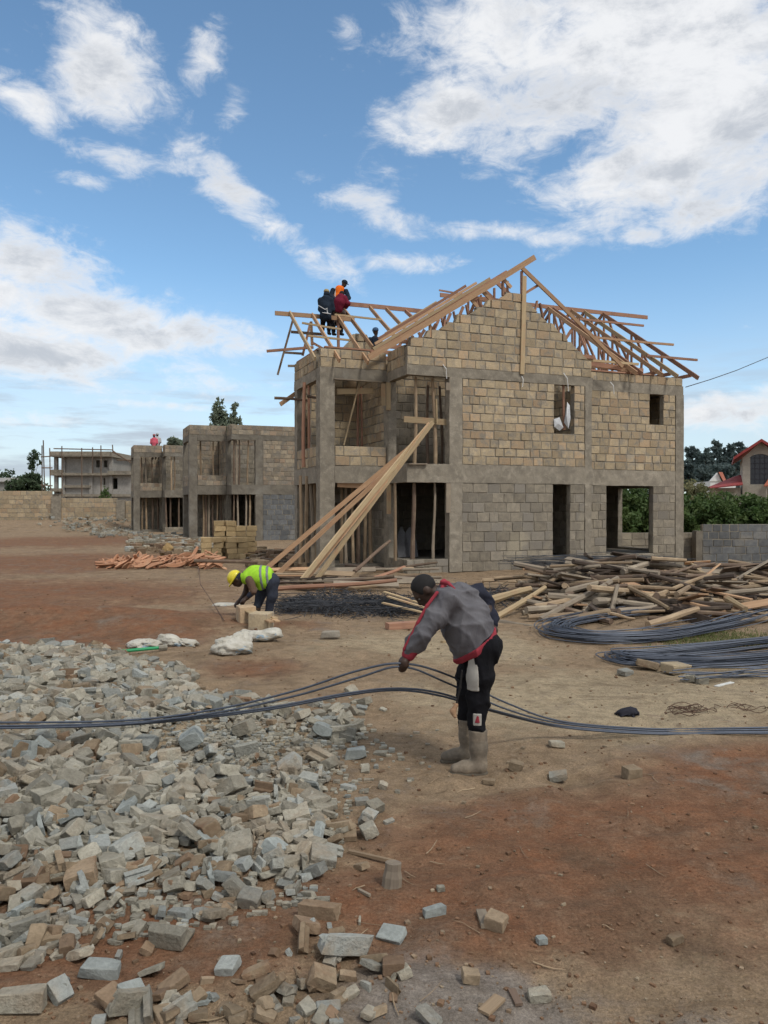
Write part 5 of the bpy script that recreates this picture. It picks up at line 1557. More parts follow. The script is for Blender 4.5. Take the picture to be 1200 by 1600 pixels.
d = 95.0
X = lambda x: (x - 600) / F * d - B0.x
Z = lambda y: zat(y, d)
B0 = Vector(((82 - 600) / F * d, d, 0))
B = empty('concrete_building', B0); tag(B, 'grey concrete building shell with flat roof and scaffolding at far left', 'building')
m_ = MB(); panel(m_, X(84), X(206), 0, Z(742), .4, .7, [(X(84.5), X(95), Z(766), Z(746)), (X(160), X(163), Z(758), Z(747)), (X(171), X(182), Z(764), Z(747))]); m_.build('wall', PLASTER, B)
m_ = MB(); panel(m_, X(95), X(172), Z(742), Z(714), .45, .75, [(X(148), X(154), Z(730), Z(719)), (X(160), X(166), Z(730), Z(719))]); m_.build('wall', PLASTER, B)
m_ = MB(); panel(m_, X(84), X(206), 0, Z(714), 8, 8.3); m_.box((X(172) - .3, .8, 3.0), (X(172), 8, Z(714))); m_.box((X(206), .4, 0), (X(206) + .3, 8.2, Z(738))); m_.box((X(92), 2.5, 0), (X(95), 2.8, Z(714))); m_.build('inner_wall', PLASTER, B)
for (n_, xa, xb, za, zb, y0, y1) in (('roof_slab', 81, 177, 714, 706, -.7, 8.6), ('floor_slab', 81, 177, 743, 739, -.3, 8.4), ('wing_roof', 170, 208, 742, 736, -.4, 8.4), ('sill_band', 80, 206, 776, 772, .1, .42), ('balcony', 80, 98, 741, 734, -.25, .3), ('balcony', 80, 96, 768, 763, -.25, .3), ('sill_band', 100, 141, 762, 758, .05, .42)):
    m_ = MB(); m_.box((X(xa), y0, Z(za)), (X(xb), y1, Z(zb)), .5); m_.build(n_, CONC, B)
for xx in (86, 98, 141, 172):
    m_ = MB(); m_.box((X(xx) - .2, .2, 0), (X(xx) + .2, .62, Z(714)), .5); m_.build('pillar', PLASTER, B)
for (xa, ya, xb, yb) in ((68, 688, 70, 775), (66, 696, 66, 775), (78, 700, 79, 775), (64, 714, 80, 713), (65, 731, 82, 731), (64, 758, 82, 759), (176, 695, 177, 708), (97, 697, 97, 780), (128, 700, 128, 778), (145, 699, 145, 740), (158, 696, 158, 775),
                         (176, 704, 206, 724), (176, 706, 200, 720), (183, 719, 207, 719), (84, 701, 176, 703)):
    m_ = MB(); dd = d - 1.2; m_.tube([PX(xa, ya, dd) - B0, PX(xb, yb, dd) - B0], .07, 5); m_.build('scaffold_pole', POLED, B)
# hut roof at the far left edge
d = 118.0; B0 = Vector(((6 - 600) / F * d, d, 0)); B = empty('low_shed', B0); tag(B, 'low grey shed roof at the left picture edge beyond the wall', 'shed')
m_ = MB(); m_.box((-2.5, 0, 0), (1.2, 4, zat(752, d))); m_.build('wall', PLASTER, B)
m_ = MB(); m_.add([(-3, -.4, zat(752, d)), (1.5, -.4, zat(752, d)), (1.5, 4, zat(745, d)), (-3, 4, zat(745, d)), (-3, -.4, zat(753.5, d)), (1.5, -.4, zat(753.5, d)), (1.5, 4, zat(746.5, d)), (-3, 4, zat(746.5, d))], [(0, 1, 2, 3), (7, 6, 5, 4), (0, 4, 5, 1), (1, 5, 6, 2), (2, 6, 7, 3), (3, 7, 4, 0)]); m_.build('roof', PLASTER, B)

# red-roofed house on the right
ROOF = surf('red_roof', (.30, .055, .050), (.23, .045, .042), 4, .7, .3, 14, .05)
ROOFO = surf('orange_roof', (.36, .12, .07), (.29, .09, .055), 4, .8, .3, 14, .05)
d = 60.0; B0 = Vector(((1160 - 600) / F * d, d, -1.4)); B = empty('red_roofed_house', B0, -.40); tag(B, 'cream stone house with red gable roof and dark arched window on the right', 'house')
X = lambda x: (x - 600) / F * d - B0.x
Z = lambda y: zat(y, d) + 1.4
xl, xr = X(1160), X(1212); xm = (X(1171) + X(1198)) / 2; hw = (X(1198) - X(1171)) / 2
m_ = MB()
zt0 = Z(716); panel(m_, xl, xr, 0, zt0, 0, .3, [(X(1171), X(1198), Z(757), zt0)])
gz_ = Z(692)
# gable above the eave, with the arched head cut out by stepped voussoirs
n_ = 12
for i in range(n_):
    xa, xb = xl + (xr - xl) * i / n_, xl + (xr - xl) * (i + 1) / n_
    def ztop(x): return zt0 + (gz_ - zt0) * (1 - abs(2 * (x - xl) / (xr - xl) - 1))
    def zarch(x):
        q = (x - xm) / hw
        return zt0 + hw * .45 * math.sqrt(max(0, 1 - q * q)) if abs(q) < 1 else zt0
    a0, a1, t0, t1 = zarch(xa), zarch(xb), ztop(xa) + .02, ztop(xb) + .02
    m_.add([(xa, 0, a0), (xb, 0, a1), (xb, 0, max(t1, a1)), (xa, 0, max(t0, a0)), (xa, .3, a0), (xb, .3, a1), (xb, .3, max(t1, a1)), (xa, .3, max(t0, a0))], [(0, 1, 2, 3), (7, 6, 5, 4), (0, 4, 5, 1), (2, 6, 7, 3)], .5)
m_.box((xl, .3, 0), (xl + .3, 7, zt0), .5); m_.build('wall', CREAM, B)
wn = MB(); arch = [(xm + hw * math.cos(a), zt0 + hw * .45 * math.sin(a)) for a in np.linspace(0, math.pi, 9)]
poly = [(X(1171), Z(757)), (X(1198), Z(757))] + arch
wn.add([(x, .22, z) for (x, z) in poly], [tuple(range(len(poly)))], .5)
wf = wn.build('window', plain('dark_glass', (.025, .027, .035), .15, 0, .5), B)
for k in range(1, 4):
    m_ = MB(); xx = X(1171) + (X(1198) - X(1171)) * k / 4; m_.box((xx - .03, .14, Z(757)), (xx + .03, .2, zt0 + hw * .3)); m_.build('mullion', plain('dark_frame', (.04, .04, .05)), wf)
for k in range(1, 6):
    zz = Z(757) + (zt0 - Z(757)) * k / 5; m_ = MB(); m_.box((X(1171), .13, zz - .02), (X(1198), .15, zz + .02)); m_.build('mullion', plain('dark_frame', (.04, .04, .05)), wf)
# roof: two pitches with a barge board
rz = Z(687.5); el_ = Z(714.5); ov = X(1147)
xmid = (xl + xr) / 2
for sgn in (-1, 1):
    xe = ov if sgn < 0 else 2 * xmid - ov
    V = [(xe, -.7, el_), (xmid, -.7, rz), (xmid, 7.5, rz), (xe, 7.5, el_), (xe, -.7, el_ - .22), (xmid, -.7, rz - .22), (xmid, 7.5, rz - .22), (xe, 7.5, el_ - .22)]
    m_ = MB(); m_.add(V, [(0, 1, 2, 3), (7, 6, 5, 4), (0, 4, 5, 1), (1, 5, 6, 2), (2, 6, 7, 3), (3, 7, 4, 0)], .5); m_.build('roof_pitch', ROOF, B)
for (px_, zc) in (((1106, 762), (1160, 737)),):
    V = [(X(1106), -1.0, Z(763)), (X(1160), -1.0, Z(757)), (X(1160), 4.5, Z(738)), (X(1150), 4.5, Z(741)), (X(1106), -1.0, Z(764.5)), (X(1160), -1.0, Z(758.5)), (X(1160), 4.5, Z(739.5)), (X(1150), 4.5, Z(742.5))]
    m_ = MB(); m_.add(V, [(0, 1, 2, 3), (7, 6, 5, 4), (0, 4, 5, 1), (1, 5, 6, 2), (2, 6, 7, 3), (3, 7, 4, 0)], .5); m_.build('lean_to_roof', ROOF, B)
m_ = MB(); m_.box((X(1112), .2, 0), (X(1158), 4, Z(762)), .5); m_.build('wall', CREAM, B)
V = [(X(1188), -2.2, Z(760)), (X(1225), -2.2, Z(760)), (X(1225), -.1, Z(749)), (X(1196), -.1, Z(749)), (X(1188), -2.2, Z(761.5)), (X(1225), -2.2, Z(761.5)), (X(1225), -.1, Z(750.5)), (X(1196), -.1, Z(750.5))]
m_ = MB(); m_.add(V, [(0, 1, 2, 3), (7, 6, 5, 4), (0, 4, 5, 1), (1, 5, 6, 2), (2, 6, 7, 3), (3, 7, 4, 0)], .5); m_.build('porch_roof', ROOFO, B)
m_ = MB(); m_.box((X(1191), -2.1, 0), (X(1192), -2.0, Z(761))); m_.build('porch_post', CREAM, B)
d = 92.0; B0 = Vector(((1118 - 600) / F * d, d, 0)); B = empty('orange_roofed_house', B0); tag(B, 'distant house with orange roof and white gable beyond the bushes', 'house')
X = lambda x: (x - 600) / F * d - B0.x
Z = lambda y: zat(y, d)
m_ = MB(); m_.add([(X(1109), 0, Z(752)), (X(1127), 0, Z(752)), (X(1121), 0, Z(738.5)), (X(1109), .3, Z(752)), (X(1127), .3, Z(752)), (X(1121), .3, Z(738.5))], [(0, 1, 2), (5, 4, 3), (0, 3, 4, 1), (1, 4, 5, 2), (2, 5, 3, 0)], .5); m_.box((X(1110), .1, -1), (X(1150), 5, Z(752)), .5); m_.build('wall', plain('white_wall', (.62, .62, .60)), B)
V = [(X(1121), -.3, Z(737.5)), (X(1129), -.3, Z(753)), (X(1153), 3.0, Z(751)), (X(1146), 3.0, Z(736)), (X(1121), -.3, Z(738.7)), (X(1129), -.3, Z(754)), (X(1153), 3.0, Z(752)), (X(1146), 3.0, Z(737))]
m_ = MB(); m_.add(V, [(0, 1, 2, 3), (7, 6, 5, 4), (0, 4, 5, 1), (1, 5, 6, 2), (2, 6, 7, 3), (3, 7, 4, 0)], .5); m_.build('roof', ROOFO, B)
# overhead wire
v, f = tube_geo([PX(1071, 605, 28), PX(1110, 593, 30.5), PX(1150, 579, 33), PX(1215, 552, 37)], .016, 4)
tag(place('overhead_wire', mesh_from(v, f, 'overhead_wire', STEELD)), 'thin dark overhead wire rising from the house corner to the right', 'wire')
# ------------------------------------------------------------------ people: smooth skinned volumes
class Vol:
    """smooth union of tapered limbs and ellipsoids, turned into one continuous surface"""
    def __init__(self, k=.03): self.p = []; self.k = k; self.clips = []

    def limb(self, a, b, ra, rb): self.p.append(('c', np.array(a, float), np.array(b, float), ra, rb)); return self

    def chain(self, pts, rs):
        for i in range(len(pts) - 1): self.limb(pts[i], pts[i + 1], rs[i], rs[i + 1])
        return self

    def ball(self, c, r, R=None):
        r = (r, r, r) if not isinstance(r, (tuple, list)) else r
        self.p.append(('e', np.array(c, float), np.array(r, float), np.eye(3) if R is None else np.array(R, float))); return self

    def clip(self, pt, n): self.clips.append((np.array(pt, float), np.array(Vector(n).normalized(), float))); return self     # removes the side n points to

    def sub(self, off=0.0, clips=()):
        v = Vol(self.k); v.p = list(self.p); v.off = off; v.clips = list(self.clips)
        for c in clips: v.clip(*c)
        return v
    off = 0.0

    def bounds(self):
        lo = np.full(3, 1e9); hi = -lo
        for q in self.p:
            if q[0] == 'c':
                r = max(q[3], q[4])
                for e in (q[1], q[2]): lo = np.minimum(lo, e - r); hi = np.maximum(hi, e + r)
            else:
                r = max(q[2]); lo = np.minimum(lo, q[1] - r); hi = np.maximum(hi, q[1] + r)
        return lo - .03 - self.off, hi + .03 + self.off

    def surface(self, res, wrinkle=0.0, wscale=9.0):
        lo, hi = self.bounds(); n = np.ceil((hi - lo) / res).astype(int) + 2
        ax = [lo[i] + res * np.arange(n[i]) for i in range(3)]
        D = np.full(tuple(n), 1.0)
        for q in self.p:
            if q[0] == 'c': r = max(q[3], q[4]); b0 = np.minimum(q[1], q[2]) - r; b1 = np.maximum(q[1], q[2]) + r
            else: r = max(q[2]); b0 = q[1] - r; b1 = q[1] + r
            mg = self.k * 2 + .05 + self.off
            i0 = np.maximum(0, np.floor((b0 - mg - lo) / res).astype(int)); i1 = np.minimum(n, np.ceil((b1 + mg - lo) / res).astype(int) + 1)
            sl = tuple(slice(a, b) for a, b in zip(i0, i1))
            P = np.stack(np.meshgrid(*[ax[i][sl[i]] for i in range(3)], indexing='ij'), -1)
            if q[0] == 'c':
                ab = q[2] - q[1]; t = np.clip(((P - q[1]) @ ab) / (ab @ ab + 1e-9), 0, 1)
                d = np.linalg.norm(P - q[1] - t[..., None] * ab, axis=-1) - (q[3] + (q[4] - q[3]) * t)
            else:
                u = (P - q[1]) @ q[3]; g = u / q[2]; k0 = np.linalg.norm(g, axis=-1); k1 = np.linalg.norm(u / q[2] ** 2, axis=-1) + 1e-9
                d = k0 * (k0 - 1) / k1
            o = D[sl]; h = np.maximum(self.k - np.abs(o - d), 0) / self.k
            D[sl] = np.minimum(o, d) - h * h * self.k * .25
        if wrinkle or self.clips:
            P = np.stack(np.meshgrid(*ax, indexing='ij'), -1)
            if wrinkle:
                s = wscale
                D = D + wrinkle * (np.sin(P[..., 0] * s * 2.1 + 3 * np.sin(P[..., 2] * s * .9) + P[..., 1] * 4) * .6 + np.sin(P[..., 2] * s * 3.1 + 2.5 * np.sin(P[..., 0] * s + 1) + P[..., 1] * 7) * .5)
                if wrinkle > .006:
                    q1 = P @ np.array((.55, .35, .75)); q2 = P @ np.array((-.75, .3, .6)); q3 = P @ np.array((.9, -.2, .3))
                    w1 = 1.6 * np.sin(q2 * 9 + 1.3) + .8 * np.sin(P[..., 1] * 13 + 2); w2 = 1.4 * np.sin(q1 * 11 + .4) + .9 * np.sin(P[..., 1] * 10)
                    q4 = P @ np.array((.2, .5, .85)); fine_ = (1 - np.abs(np.sin(q4 * 47 + w2 * 1.8 + 2 * np.sin(q3 * 14)))) ** 3
                    D = D - wrinkle * .55 * fine_
                    D = D - wrinkle * ((1 - np.abs(np.sin(q1 * 17 + w1))) ** 2 * 1.5 + (1 - np.abs(np.sin(q2 * 21 + w2))) ** 2 * 1.2 + (1 - np.abs(np.sin(q3 * 30 + w1 * 1.3))) ** 3 * .8 - 1.0)
        D = D - self.off
        for (pt, nn) in self.clips: D = np.maximum(D, (P - pt) @ nn)
        return surface_nets(D, lo, res)


def surface_nets(D, lo, res):
    S = D < 0
    c = np.stack([S[i:S.shape[0] - 1 + i, j:S.shape[1] - 1 + j, k:S.shape[2] - 1 + k] for i in (0, 1) for j in (0, 1) for k in (0, 1)])
    cnt = c.sum(0); act = (cnt > 0) & (cnt < 8)
    idx = np.full(act.shape, -1); cells = np.argwhere(act); idx[act] = np.arange(len(cells))
    acc = np.zeros((len(cells), 3)); num = np.zeros(len(cells)); I = cells
    off = [(i, j, k) for i in (0, 1) for j in (0, 1) for k in (0, 1)]
    for a in range(8):
        for b in range(a + 1, 8):
            oa, ob = np.array(off[a]), np.array(off[b])
            if np.abs(oa - ob).sum() != 1: continue
            da = D[tuple((I + oa).T)]; db = D[tuple((I + ob).T)]
            m = (da < 0) != (db < 0); t = np.where(m, da / (da - db + 1e-12), 0)
            acc += np.where(m[:, None], oa + (ob - oa) * t[:, None], 0); num += m
    V = lo + (I + acc / num[:, None]) * res
    Fc = []
    for axn in range(3):
        u, v = [(1, 2), (2, 0), (0, 1)][axn]
        sl0 = [slice(None)] * 3; sl1 = [slice(None)] * 3; sl0[axn] = slice(0, -1); sl1[axn] = slice(1, None)
        A, B = S[tuple(sl0)], S[tuple(sl1)]
        e = np.argwhere(A != B)
        ok = (e[:, u] > 0) & (e[:, v] > 0) & (e[:, u] < S.shape[u] - 1) & (e[:, v] < S.shape[v] - 1)
        e = e[ok]
        if not len(e): continue
        eu = np.zeros(3, int); eu[u] = 1; ev = np.zeros(3, int); ev[v] = 1
        q = [idx[tuple((e - eu - ev).T)], idx[tuple((e - ev).T)], idx[tuple(e.T)], idx[tuple((e - eu).T)]]
        q = np.stack(q, 1); flip = ~A[tuple(e.T)]
        q[flip] = q[flip][:, ::-1]
        Fc += q.tolist()
    return V, Fc


def person(name_label, base, parts):
    """parts: (name, Vol, material, resolution, wrinkle)"""
    e = empty('person', base); tag(e, name_label, 'person')
    for (nm, vol, mt, res, wr) in parts:
        V, Fc = vol.surface(res, wr)
        V = V - np.array(base)
        place(nm, mesh_from(V.tolist(), Fc, nm, mt, True), e)
    return e


def frame(fwd, up):
    f = Vector(fwd).normalized(); u = Vector(up); u = (u - f * u.dot(f)).normalized(); s = u.cross(f)
    return np.array((f, s, u)).T        # columns: forward, side, up


def head(vol, c, R, s=1.0):
    """skull, jaw, nose, brow, ears, lips in a head frame (forward, side, up)"""
    c = np.array(c, float); at = lambda f, sd, u: c + R @ np.array((f, sd, u)) * s
    vol.ball(at(-.012, 0, .030), (.098 * s, .077 * s, .092 * s), R)
    vol.ball(at(.022, 0, -.035), (.070 * s, .060 * s, .080 * s), R)
    vol.limb(at(.050, 0, -.080), at(.058, 0, -.083), .032 * s, .026 * s)
    vol.limb(at(.086, 0, .012), at(.104, 0, -.022), .010 * s, .016 * s)
    vol.limb(at(.080, -.03, .030), at(.080, .03, .030), .013 * s, .013 * s)
    vol.limb(at(.082, -.016, -.050), at(.082, .016, -.050), .012 * s, .012 * s)
    for sd in (-1, 1): vol.ball(at(-.008, .078 * sd, .0), (.022 * s, .010 * s, .032 * s), R)
    return at


def hand(vol, wrist, palm_c, fdir, curl, across, s=1.0):
    """palm and five bent fingers; fdir finger direction, curl the direction they bend to, across the row of knuckles"""
    w_ = Vector(wrist); p = Vector(palm_c); f = Vector(fdir).normalized(); c = Vector(curl).normalized(); a = Vector(across).normalized()
    vol.limb(w_, p, .030 * s, .036 * s); vol.limb(p - a * .022 * s, p + a * .022 * s + f * .01 * s, .026 * s, .026 * s)
    for i, (o, L) in enumerate(((-.033, .85), (-.011, 1.0), (.011, .95), (.033, .75))):
        k = p + a * o * s + f * .035 * s
        j1 = k + (f * .8 + c * .6).normalized() * .036 * L * s; j2 = j1 + (f * -.1 + c).normalized() * .030 * L * s; j3 = j2 + (f * -.9 + c * .35).normalized() * .024 * L * s
        vol.chain([k, j1, j2, j3], [.0125 * s, .011 * s, .0105 * s, .009 * s])
    t0 = p - a * .034 * s - f * .01 * s; t1 = t0 - a * .018 * s + (f * .7 + c * .7).normalized() * .034 * s; t2 = t1 + (c + a * .4).normalized() * .030 * s
    vol.chain([t0, t1, t2], [.016 * s, .013 * s, .010 * s])


J = lambda x, y, d: np.array(PX(x, y, d))

# ---------------------------------------------------------------- the bending man in the grey jacket
JK = cloth('grey_jacket', (.130, .127, .136), (.098, .095, .104), .35, 8)
JKR = cloth('red_trim', (.30, .045, .060), (.23, .032, .045), .3)
JKN = cloth('navy_sleeve', (.030, .032, .046), (.022, .024, .036), .4)
TRS = cloth('black_trousers', (.012, .012, .014), (.008, .008, .010), .4)
PATCH = cloth('pale_patch', (.40, .385, .35), (.33, .315, .285), .2)
BOOT = surf('muddy_boot', (.20, .165, .125), (.135, .115, .09), 7, .75, .2, 40, .0, stain=(.30, .24, .17), stain_scale=6)
SOLE = plain('boot_sole', (.10, .085, .065), .9)
d0 = 5.90
n, f_ = d0 - .19, d0 + .19
R_h = frame((-.60, -.15, -.79), (-.75, 0, .65))
hc = J(665, 924, d0 - .02)
body = Vol(.025)
at = head(body, hc, R_h, .95)
body.limb(at(-.03, 0, -.06), J(694, 935, d0), .058, .066)
body.chain([J(694, 935, d0), J(715, 950, d0), J(752, 1005, d0)], [.10, .14, .13])
body.chain([J(697, 943, n + .02), J(664, 988, n), J(639, 1023, n + .03)], [.055, .042, .030])
hand(body, J(638, 1024, n + .03), J(631, 1034, n + .02), (-.55, .1, -.85), (.55, .55, -.1), (0, 1, .1))
body.chain([J(733, 926, f_), J(759, 936, f_ + .06), J(768, 972, f_ - .02)], [.055, .042, .032]); body.ball(J(771, 985, f_ - .06), (.035, .045, .04))
for (dd, hx, kx, ky, axx, ay) in ((d0 - .09, 757, 746, 1088, 746, 1172), (d0 + .15, 752, 729, 1082, 729, 1152)):
    body.chain([J(hx, 1010, dd), J(kx, ky, dd), J(axx, ay, dd)], [.080, .055, .035])
shirt = Vol(.055)
shirt.chain([J(698, 938, d0), J(716, 944, d0), J(733, 966, d0), J(746, 1000, d0)], [.115, .150, .158, .143])
for sgn in (-1, 1):
    shirt.chain([J(700, 940, d0 + sgn * .10), J(736, 985, d0 + sgn * .07), J(748, 1012, d0 + sgn * .06)], [.105, .132, .128])
shirt.chain([J(712, 958, d0 - .05), J(720, 992, d0 - .04), J(728, 1020, d0)], [.115, .108, .085])
shirt.chain([J(710, 958, d0 + .06), J(720, 992, d0 + .05), J(728, 1020, d0)], [.115, .108, .085])
arm_n = ([J(699, 938, n + .03), J(680, 963, n), J(663, 987, n - .01), J(650, 1006, n + .01), J(640, 1020, n + .02)], [.098, .080, .068, .058, .050])
shirt.chain(*arm_n)
hemp = J(748, 1012, d0); hn = (.60, 0, -.80)
hem_in = hemp - np.array(Vector(hn).normalized()) * .045
cuff_p = J(641, 1019, n + .02); cuff_n = Vector(J(640, 1020, n)) - Vector(J(655, 1000, n))
shirt.clips = []
arm_keep = lambda v: v
jacket = shirt.sub(0.0, [(hemp, hn)])
hem = shirt.sub(.013, [(hemp + np.array(Vector(hn).normalized()) * .006, hn), (hem_in, (-.60, 0, .80)), (J(690, 1012, d0), (-1, 0, .35))])
cuff = Vol(.02).limb(J(645, 1013, n + .015), J(638.5, 1023, n + .025), .055, .050)
stripe = Vol(.01).chain([J(683, 926, n - .02), J(667, 947, n - .035), J(653, 973, n - .035), J(641, 997, n - .025), J(631, 1015, n - .015)], [.013, .012, .012, .012, .012])
stripe2 = Vol(.01).chain([J(690, 909, d0 - .06), J(700, 911, d0 - .10), J(710, 920, d0 - .155)], [.014, .014, .010])
collar = Vol(.02)
cc_ = Vector(J(689, 926, d0)); ax_ = (Vector(J(675, 922, d0)) - cc_).normalized(); s1 = Vector((0, 1, 0)); s2 = ax_.cross(s1).normalized()
ring = [cc_ + (s1 * math.cos(a) * .088 + s2 * math.sin(a) * .083) for a in np.linspace(0, 2 * math.pi, 13)]
collar.chain([np.array(r) for r in ring], [.020] * 13)
sleeve = Vol(.04).chain([J(727, 928, f_ - .04), J(746, 926, f_ + .04), J(758, 937, f_ + .06), J(766, 958, f_ + .03), J(769, 976, f_ - .02)], [.080, .064, .056, .050, .044])
tr = Vol(.05)
tr.ball(J(757, 1008, d0), (.125, .165, .135))
for (dd, hx, kx, ky, axx, ay) in ((d0 - .09, 757, 747, 1088, 746, 1140), (d0 + .15, 750, 730, 1080, 729, 1126)):
    tr.chain([J(hx, 1012, dd), J(kx + 3, ky - 30, dd), J(kx, ky, dd), J(axx, ay + 8, dd)], [.118, .092, .078, .062])
tr_c = tr.sub(0, [(J(745, 1143, d0), (0, 0, -1))])
dn = d0 - .09
patch1 = tr.sub(.006, [(J(726, 1040, dn), (-1, 0, -.05)), (J(745, 1040, dn), (1, 0, .05)), (J(735, 1077, dn), (0, 0, -1)), (J(735, 1021, dn), (.3, 0, 1)), (J(735, 1050, dn - .02), (0, 1, 0))])
patch2 = tr.sub(.006, [(J(738, 1120, dn), (-1, 0, 0)), (J(751, 1120, dn), (1, 0, 0)), (J(745, 1131, dn), (0, 0, -1)), (J(745, 1112, dn), (0, 0, 1)), (J(745, 1120, dn - .02), (0, 1, 0))])
patch3 = tr.sub(.011, [(J(742, 1120, dn), (-1, 0, .3)), (J(747, 1120, dn), (1, 0, .2)), (J(745, 1126, dn), (0, 0, -1)), (J(745, 1115, dn), (0, 0, 1)), (J(745, 1120, dn - .02), (0, 1, 0))])
hair = Vol(.02).ball(at(-.018, 0, .036), (.098, .080, .093), R_h)
hair = hair.sub(0, [(at(.055, 0, .045), R_h @ np.array((1, 0, -.15))), (at(0, 0, -.02), R_h @ np.array((0.35, 0, -1)))])
eyes = Vol(.002)
for sd in (-1, 1): eyes.ball(at(.082, .032 * sd, .008), .011)
gz0 = zs(J(745, 1195, d0)[0], d0); gz1 = zs(J(729, 1178, d0 + .26)[0], d0 + .26)


def boot(ax_, d, zt, toe, g):
    b = Vol(.03); A = np.array((ax_[0], d, 0.0))
    b.chain([A + (.0, 0, g + .33), A + (.004, 0, g + .20), A + (.008, 0, g + .09)], [.070, .064, .060])
    b.chain([A + (.012, 0, g + .055), A + (-.09, 0, g + .052), A + (-.165, -.005, g + .042)], [.056, .050, .040])
    s = Vol(.01).chain([A + (.030, 0, g + .014), A + (-.09, 0, g + .014), A + (-.170, -.005, g + .016)], [.047, .050, .040])
    return b.sub(0, [(A + (0, 0, g + .335), (0, 0, 1)), (A + (0, 0, g + .012), (0, 0, -1))]), s.sub(0, [(A + (0, 0, g + .022), (0, 0, 1)), (A + (0, 0, g - .004), (0, 0, -1))])


b1, s1_ = boot(J(747, 1180, d0 - .09), d0 - .09, 0, 0, gz0); b2, s2_ = boot(J(730, 1170, d0 + .15), d0 + .15, 0, 0, gz1)
tool = Vol(.01).chain([J(722, 1048, dn - .06), J(719, 1075, dn - .07), J(713, 1102, dn - .08)], [.008, .009, .008])
tool2 = Vol(.012).chain([J(713, 1102, dn - .08), J(708, 1112, dn - .08), J(711, 1120, dn - .09)], [.016, .022, .014])
person('man in grey and red jacket and muddy rubber boots bending to lift bars', (float(J(745, 1195, d0)[0]), d0, gz0), [
    ('body', body, SKIN, .0075, 0), ('jacket', jacket, JK, .0095, .0095), ('hem_band', hem, JKR, .0095, .0085), ('cuff', cuff, JKR, .009, 0), ('sleeve_stripe', stripe, JKR, .007, 0), ('shoulder_stripe', stripe2, JKR, .007, 0),
    ('collar', collar, JKR, .009, 0), ('sleeve', sleeve, JKN, .011, .008), ('trousers', tr_c, TRS, .011, .008), ('thigh_patch', patch1, PATCH, .008, .003), ('knee_patch', patch2, PATCH, .006, .003), ('patch_mark', patch3, JKR, .005, .003),
    ('hair', hair, HAIR, .008, .001), ('eyes', eyes, plain('eye_white', (.10, .09, .08)), .004, 0), ('boot', b1, BOOT, .010, .001), ('boot', b2, BOOT, .010, .001), ('boot_sole', s1_, SOLE, .008, 0), ('boot_sole', s2_, SOLE, .008, 0),
    ('tool_strap', tool, HAIR, .006, 0), ('hanging_tool', tool2, TIMBER, .006, 0)])

# ---------------------------------------------------------------- the man in the lime vest, bent double
VEST = cloth('lime_vest', (.34, .62, .045), (.27, .52, .035), .3, 14)
TAPE = plain('grey_tape', (.16, .18, .19), .5)
HELM = plain('yellow_helmet', (.62, .52, .030), .35, 0, .5)
JEAN = cloth('dark_jeans', (.040, .046, .062), (.028, .032, .045), .4, 14)
BRN = plain('brown_boot', (.055, .035, .025), .8)
d1 = 13.45; n, f_ = d1 - .2, d1 + .2
R1 = frame((-.55, -.05, -.83), (-.85, 0, .5))
body = Vol(.03); hc = J(370, 906, d1); at = head(body, hc, R1)
body.limb(at(-.03, 0, -.06), J(385, 902, d1), .055, .06)
body.chain([J(385, 902, d1), J(400, 899, d1), J(424, 907, d1)], [.11, .14, .13])
body.chain([J(390, 908, n), J(396, 925, n - .03), J(386, 934, n)], [.070, .046, .033]); hand(body, J(386, 934, n), J(381, 938, n), (-.8, .1, -.5), (.2, .5, -.8), (0, 1, 0))
body.chain([J(388, 908, f_), J(384, 925, f_ + .03), J(376, 937, f_)], [.064, .046, .033]); hand(body, J(376, 937, f_), J(372, 941, f_), (-.8, -.1, -.5), (.2, -.5, -.8), (0, 1, 0))
body.chain([J(424, 910, d1 - .1), J(424, 932, d1 - .1), J(419, 958, d1 - .08)], [.09, .06, .045]); body.chain([J(422, 910, d1 + .12), J(408, 930, d1 + .1), J(402, 950, d1 + .05)], [.09, .06, .045])
vest = Vol(.06); vest.chain([J(383, 903, d1), J(398, 898, d1), J(414, 900, d1), J(423, 906, d1)], [.11, .155, .158, .145])
for sg in (-1, 1): vest.chain([J(388, 903, d1 + sg * .1), J(404, 901, d1 + sg * .09), J(420, 905, d1 + sg * .07)], [.10, .14, .13])
vest.chain([J(412, 910, d1 - .08), J(407, 917, d1 - .08)], [.10, .06])
vc = vest.sub(0, [(J(427, 903, d1), (.86, 0, .1)), (J(378, 905, d1), (-1, 0, -.3))])
bands = [vest.sub(.006, [(J(x, 898, d1), (1, 0, .12)), (J(x - 4, 898, d1), (-1, 0, -.12))]) for x in (412, 421.5)]
slv = Vol(.03).chain([J(390, 907, n), J(396, 924, n - .03)], [.078, .058]); slv2 = Vol(.03).chain([J(396, 924, n - .03), J(389, 931, n - .01)], [.050, .046])
jeans = Vol(.05); jeans.ball(J(425, 908, d1), (.13, .165, .14)); jeans.chain([J(425, 910, d1 - .1), J(425, 932, d1 - .1), J(420, 955, d1 - .08)], [.115, .085, .068]); jeans.chain([J(422, 910, d1 + .12), J(408, 929, d1 + .1), J(402, 946, d1 + .05)], [.115, .085, .07])
bt = [Vol(.02).chain([J(421, 952, d1 - .08), J(420, 962, d1 - .08), J(409, 965, d1 - .08)], [.06, .055, .042]), Vol(.02).chain([J(403, 944, d1 + .05), J(402, 952, d1 + .05), J(390, 954, d1 + .05)], [.06, .052, .042])]
helm = Vol(.01).ball(at(-.01, 0, .055), (.135, .112, .125), R1).sub(0, [(at(0, 0, .035), R1 @ np.array((0, 0, -1)))])
brim = Vol(.01).ball(at(.03, 0, .042), (.155, .118, .016), R1)
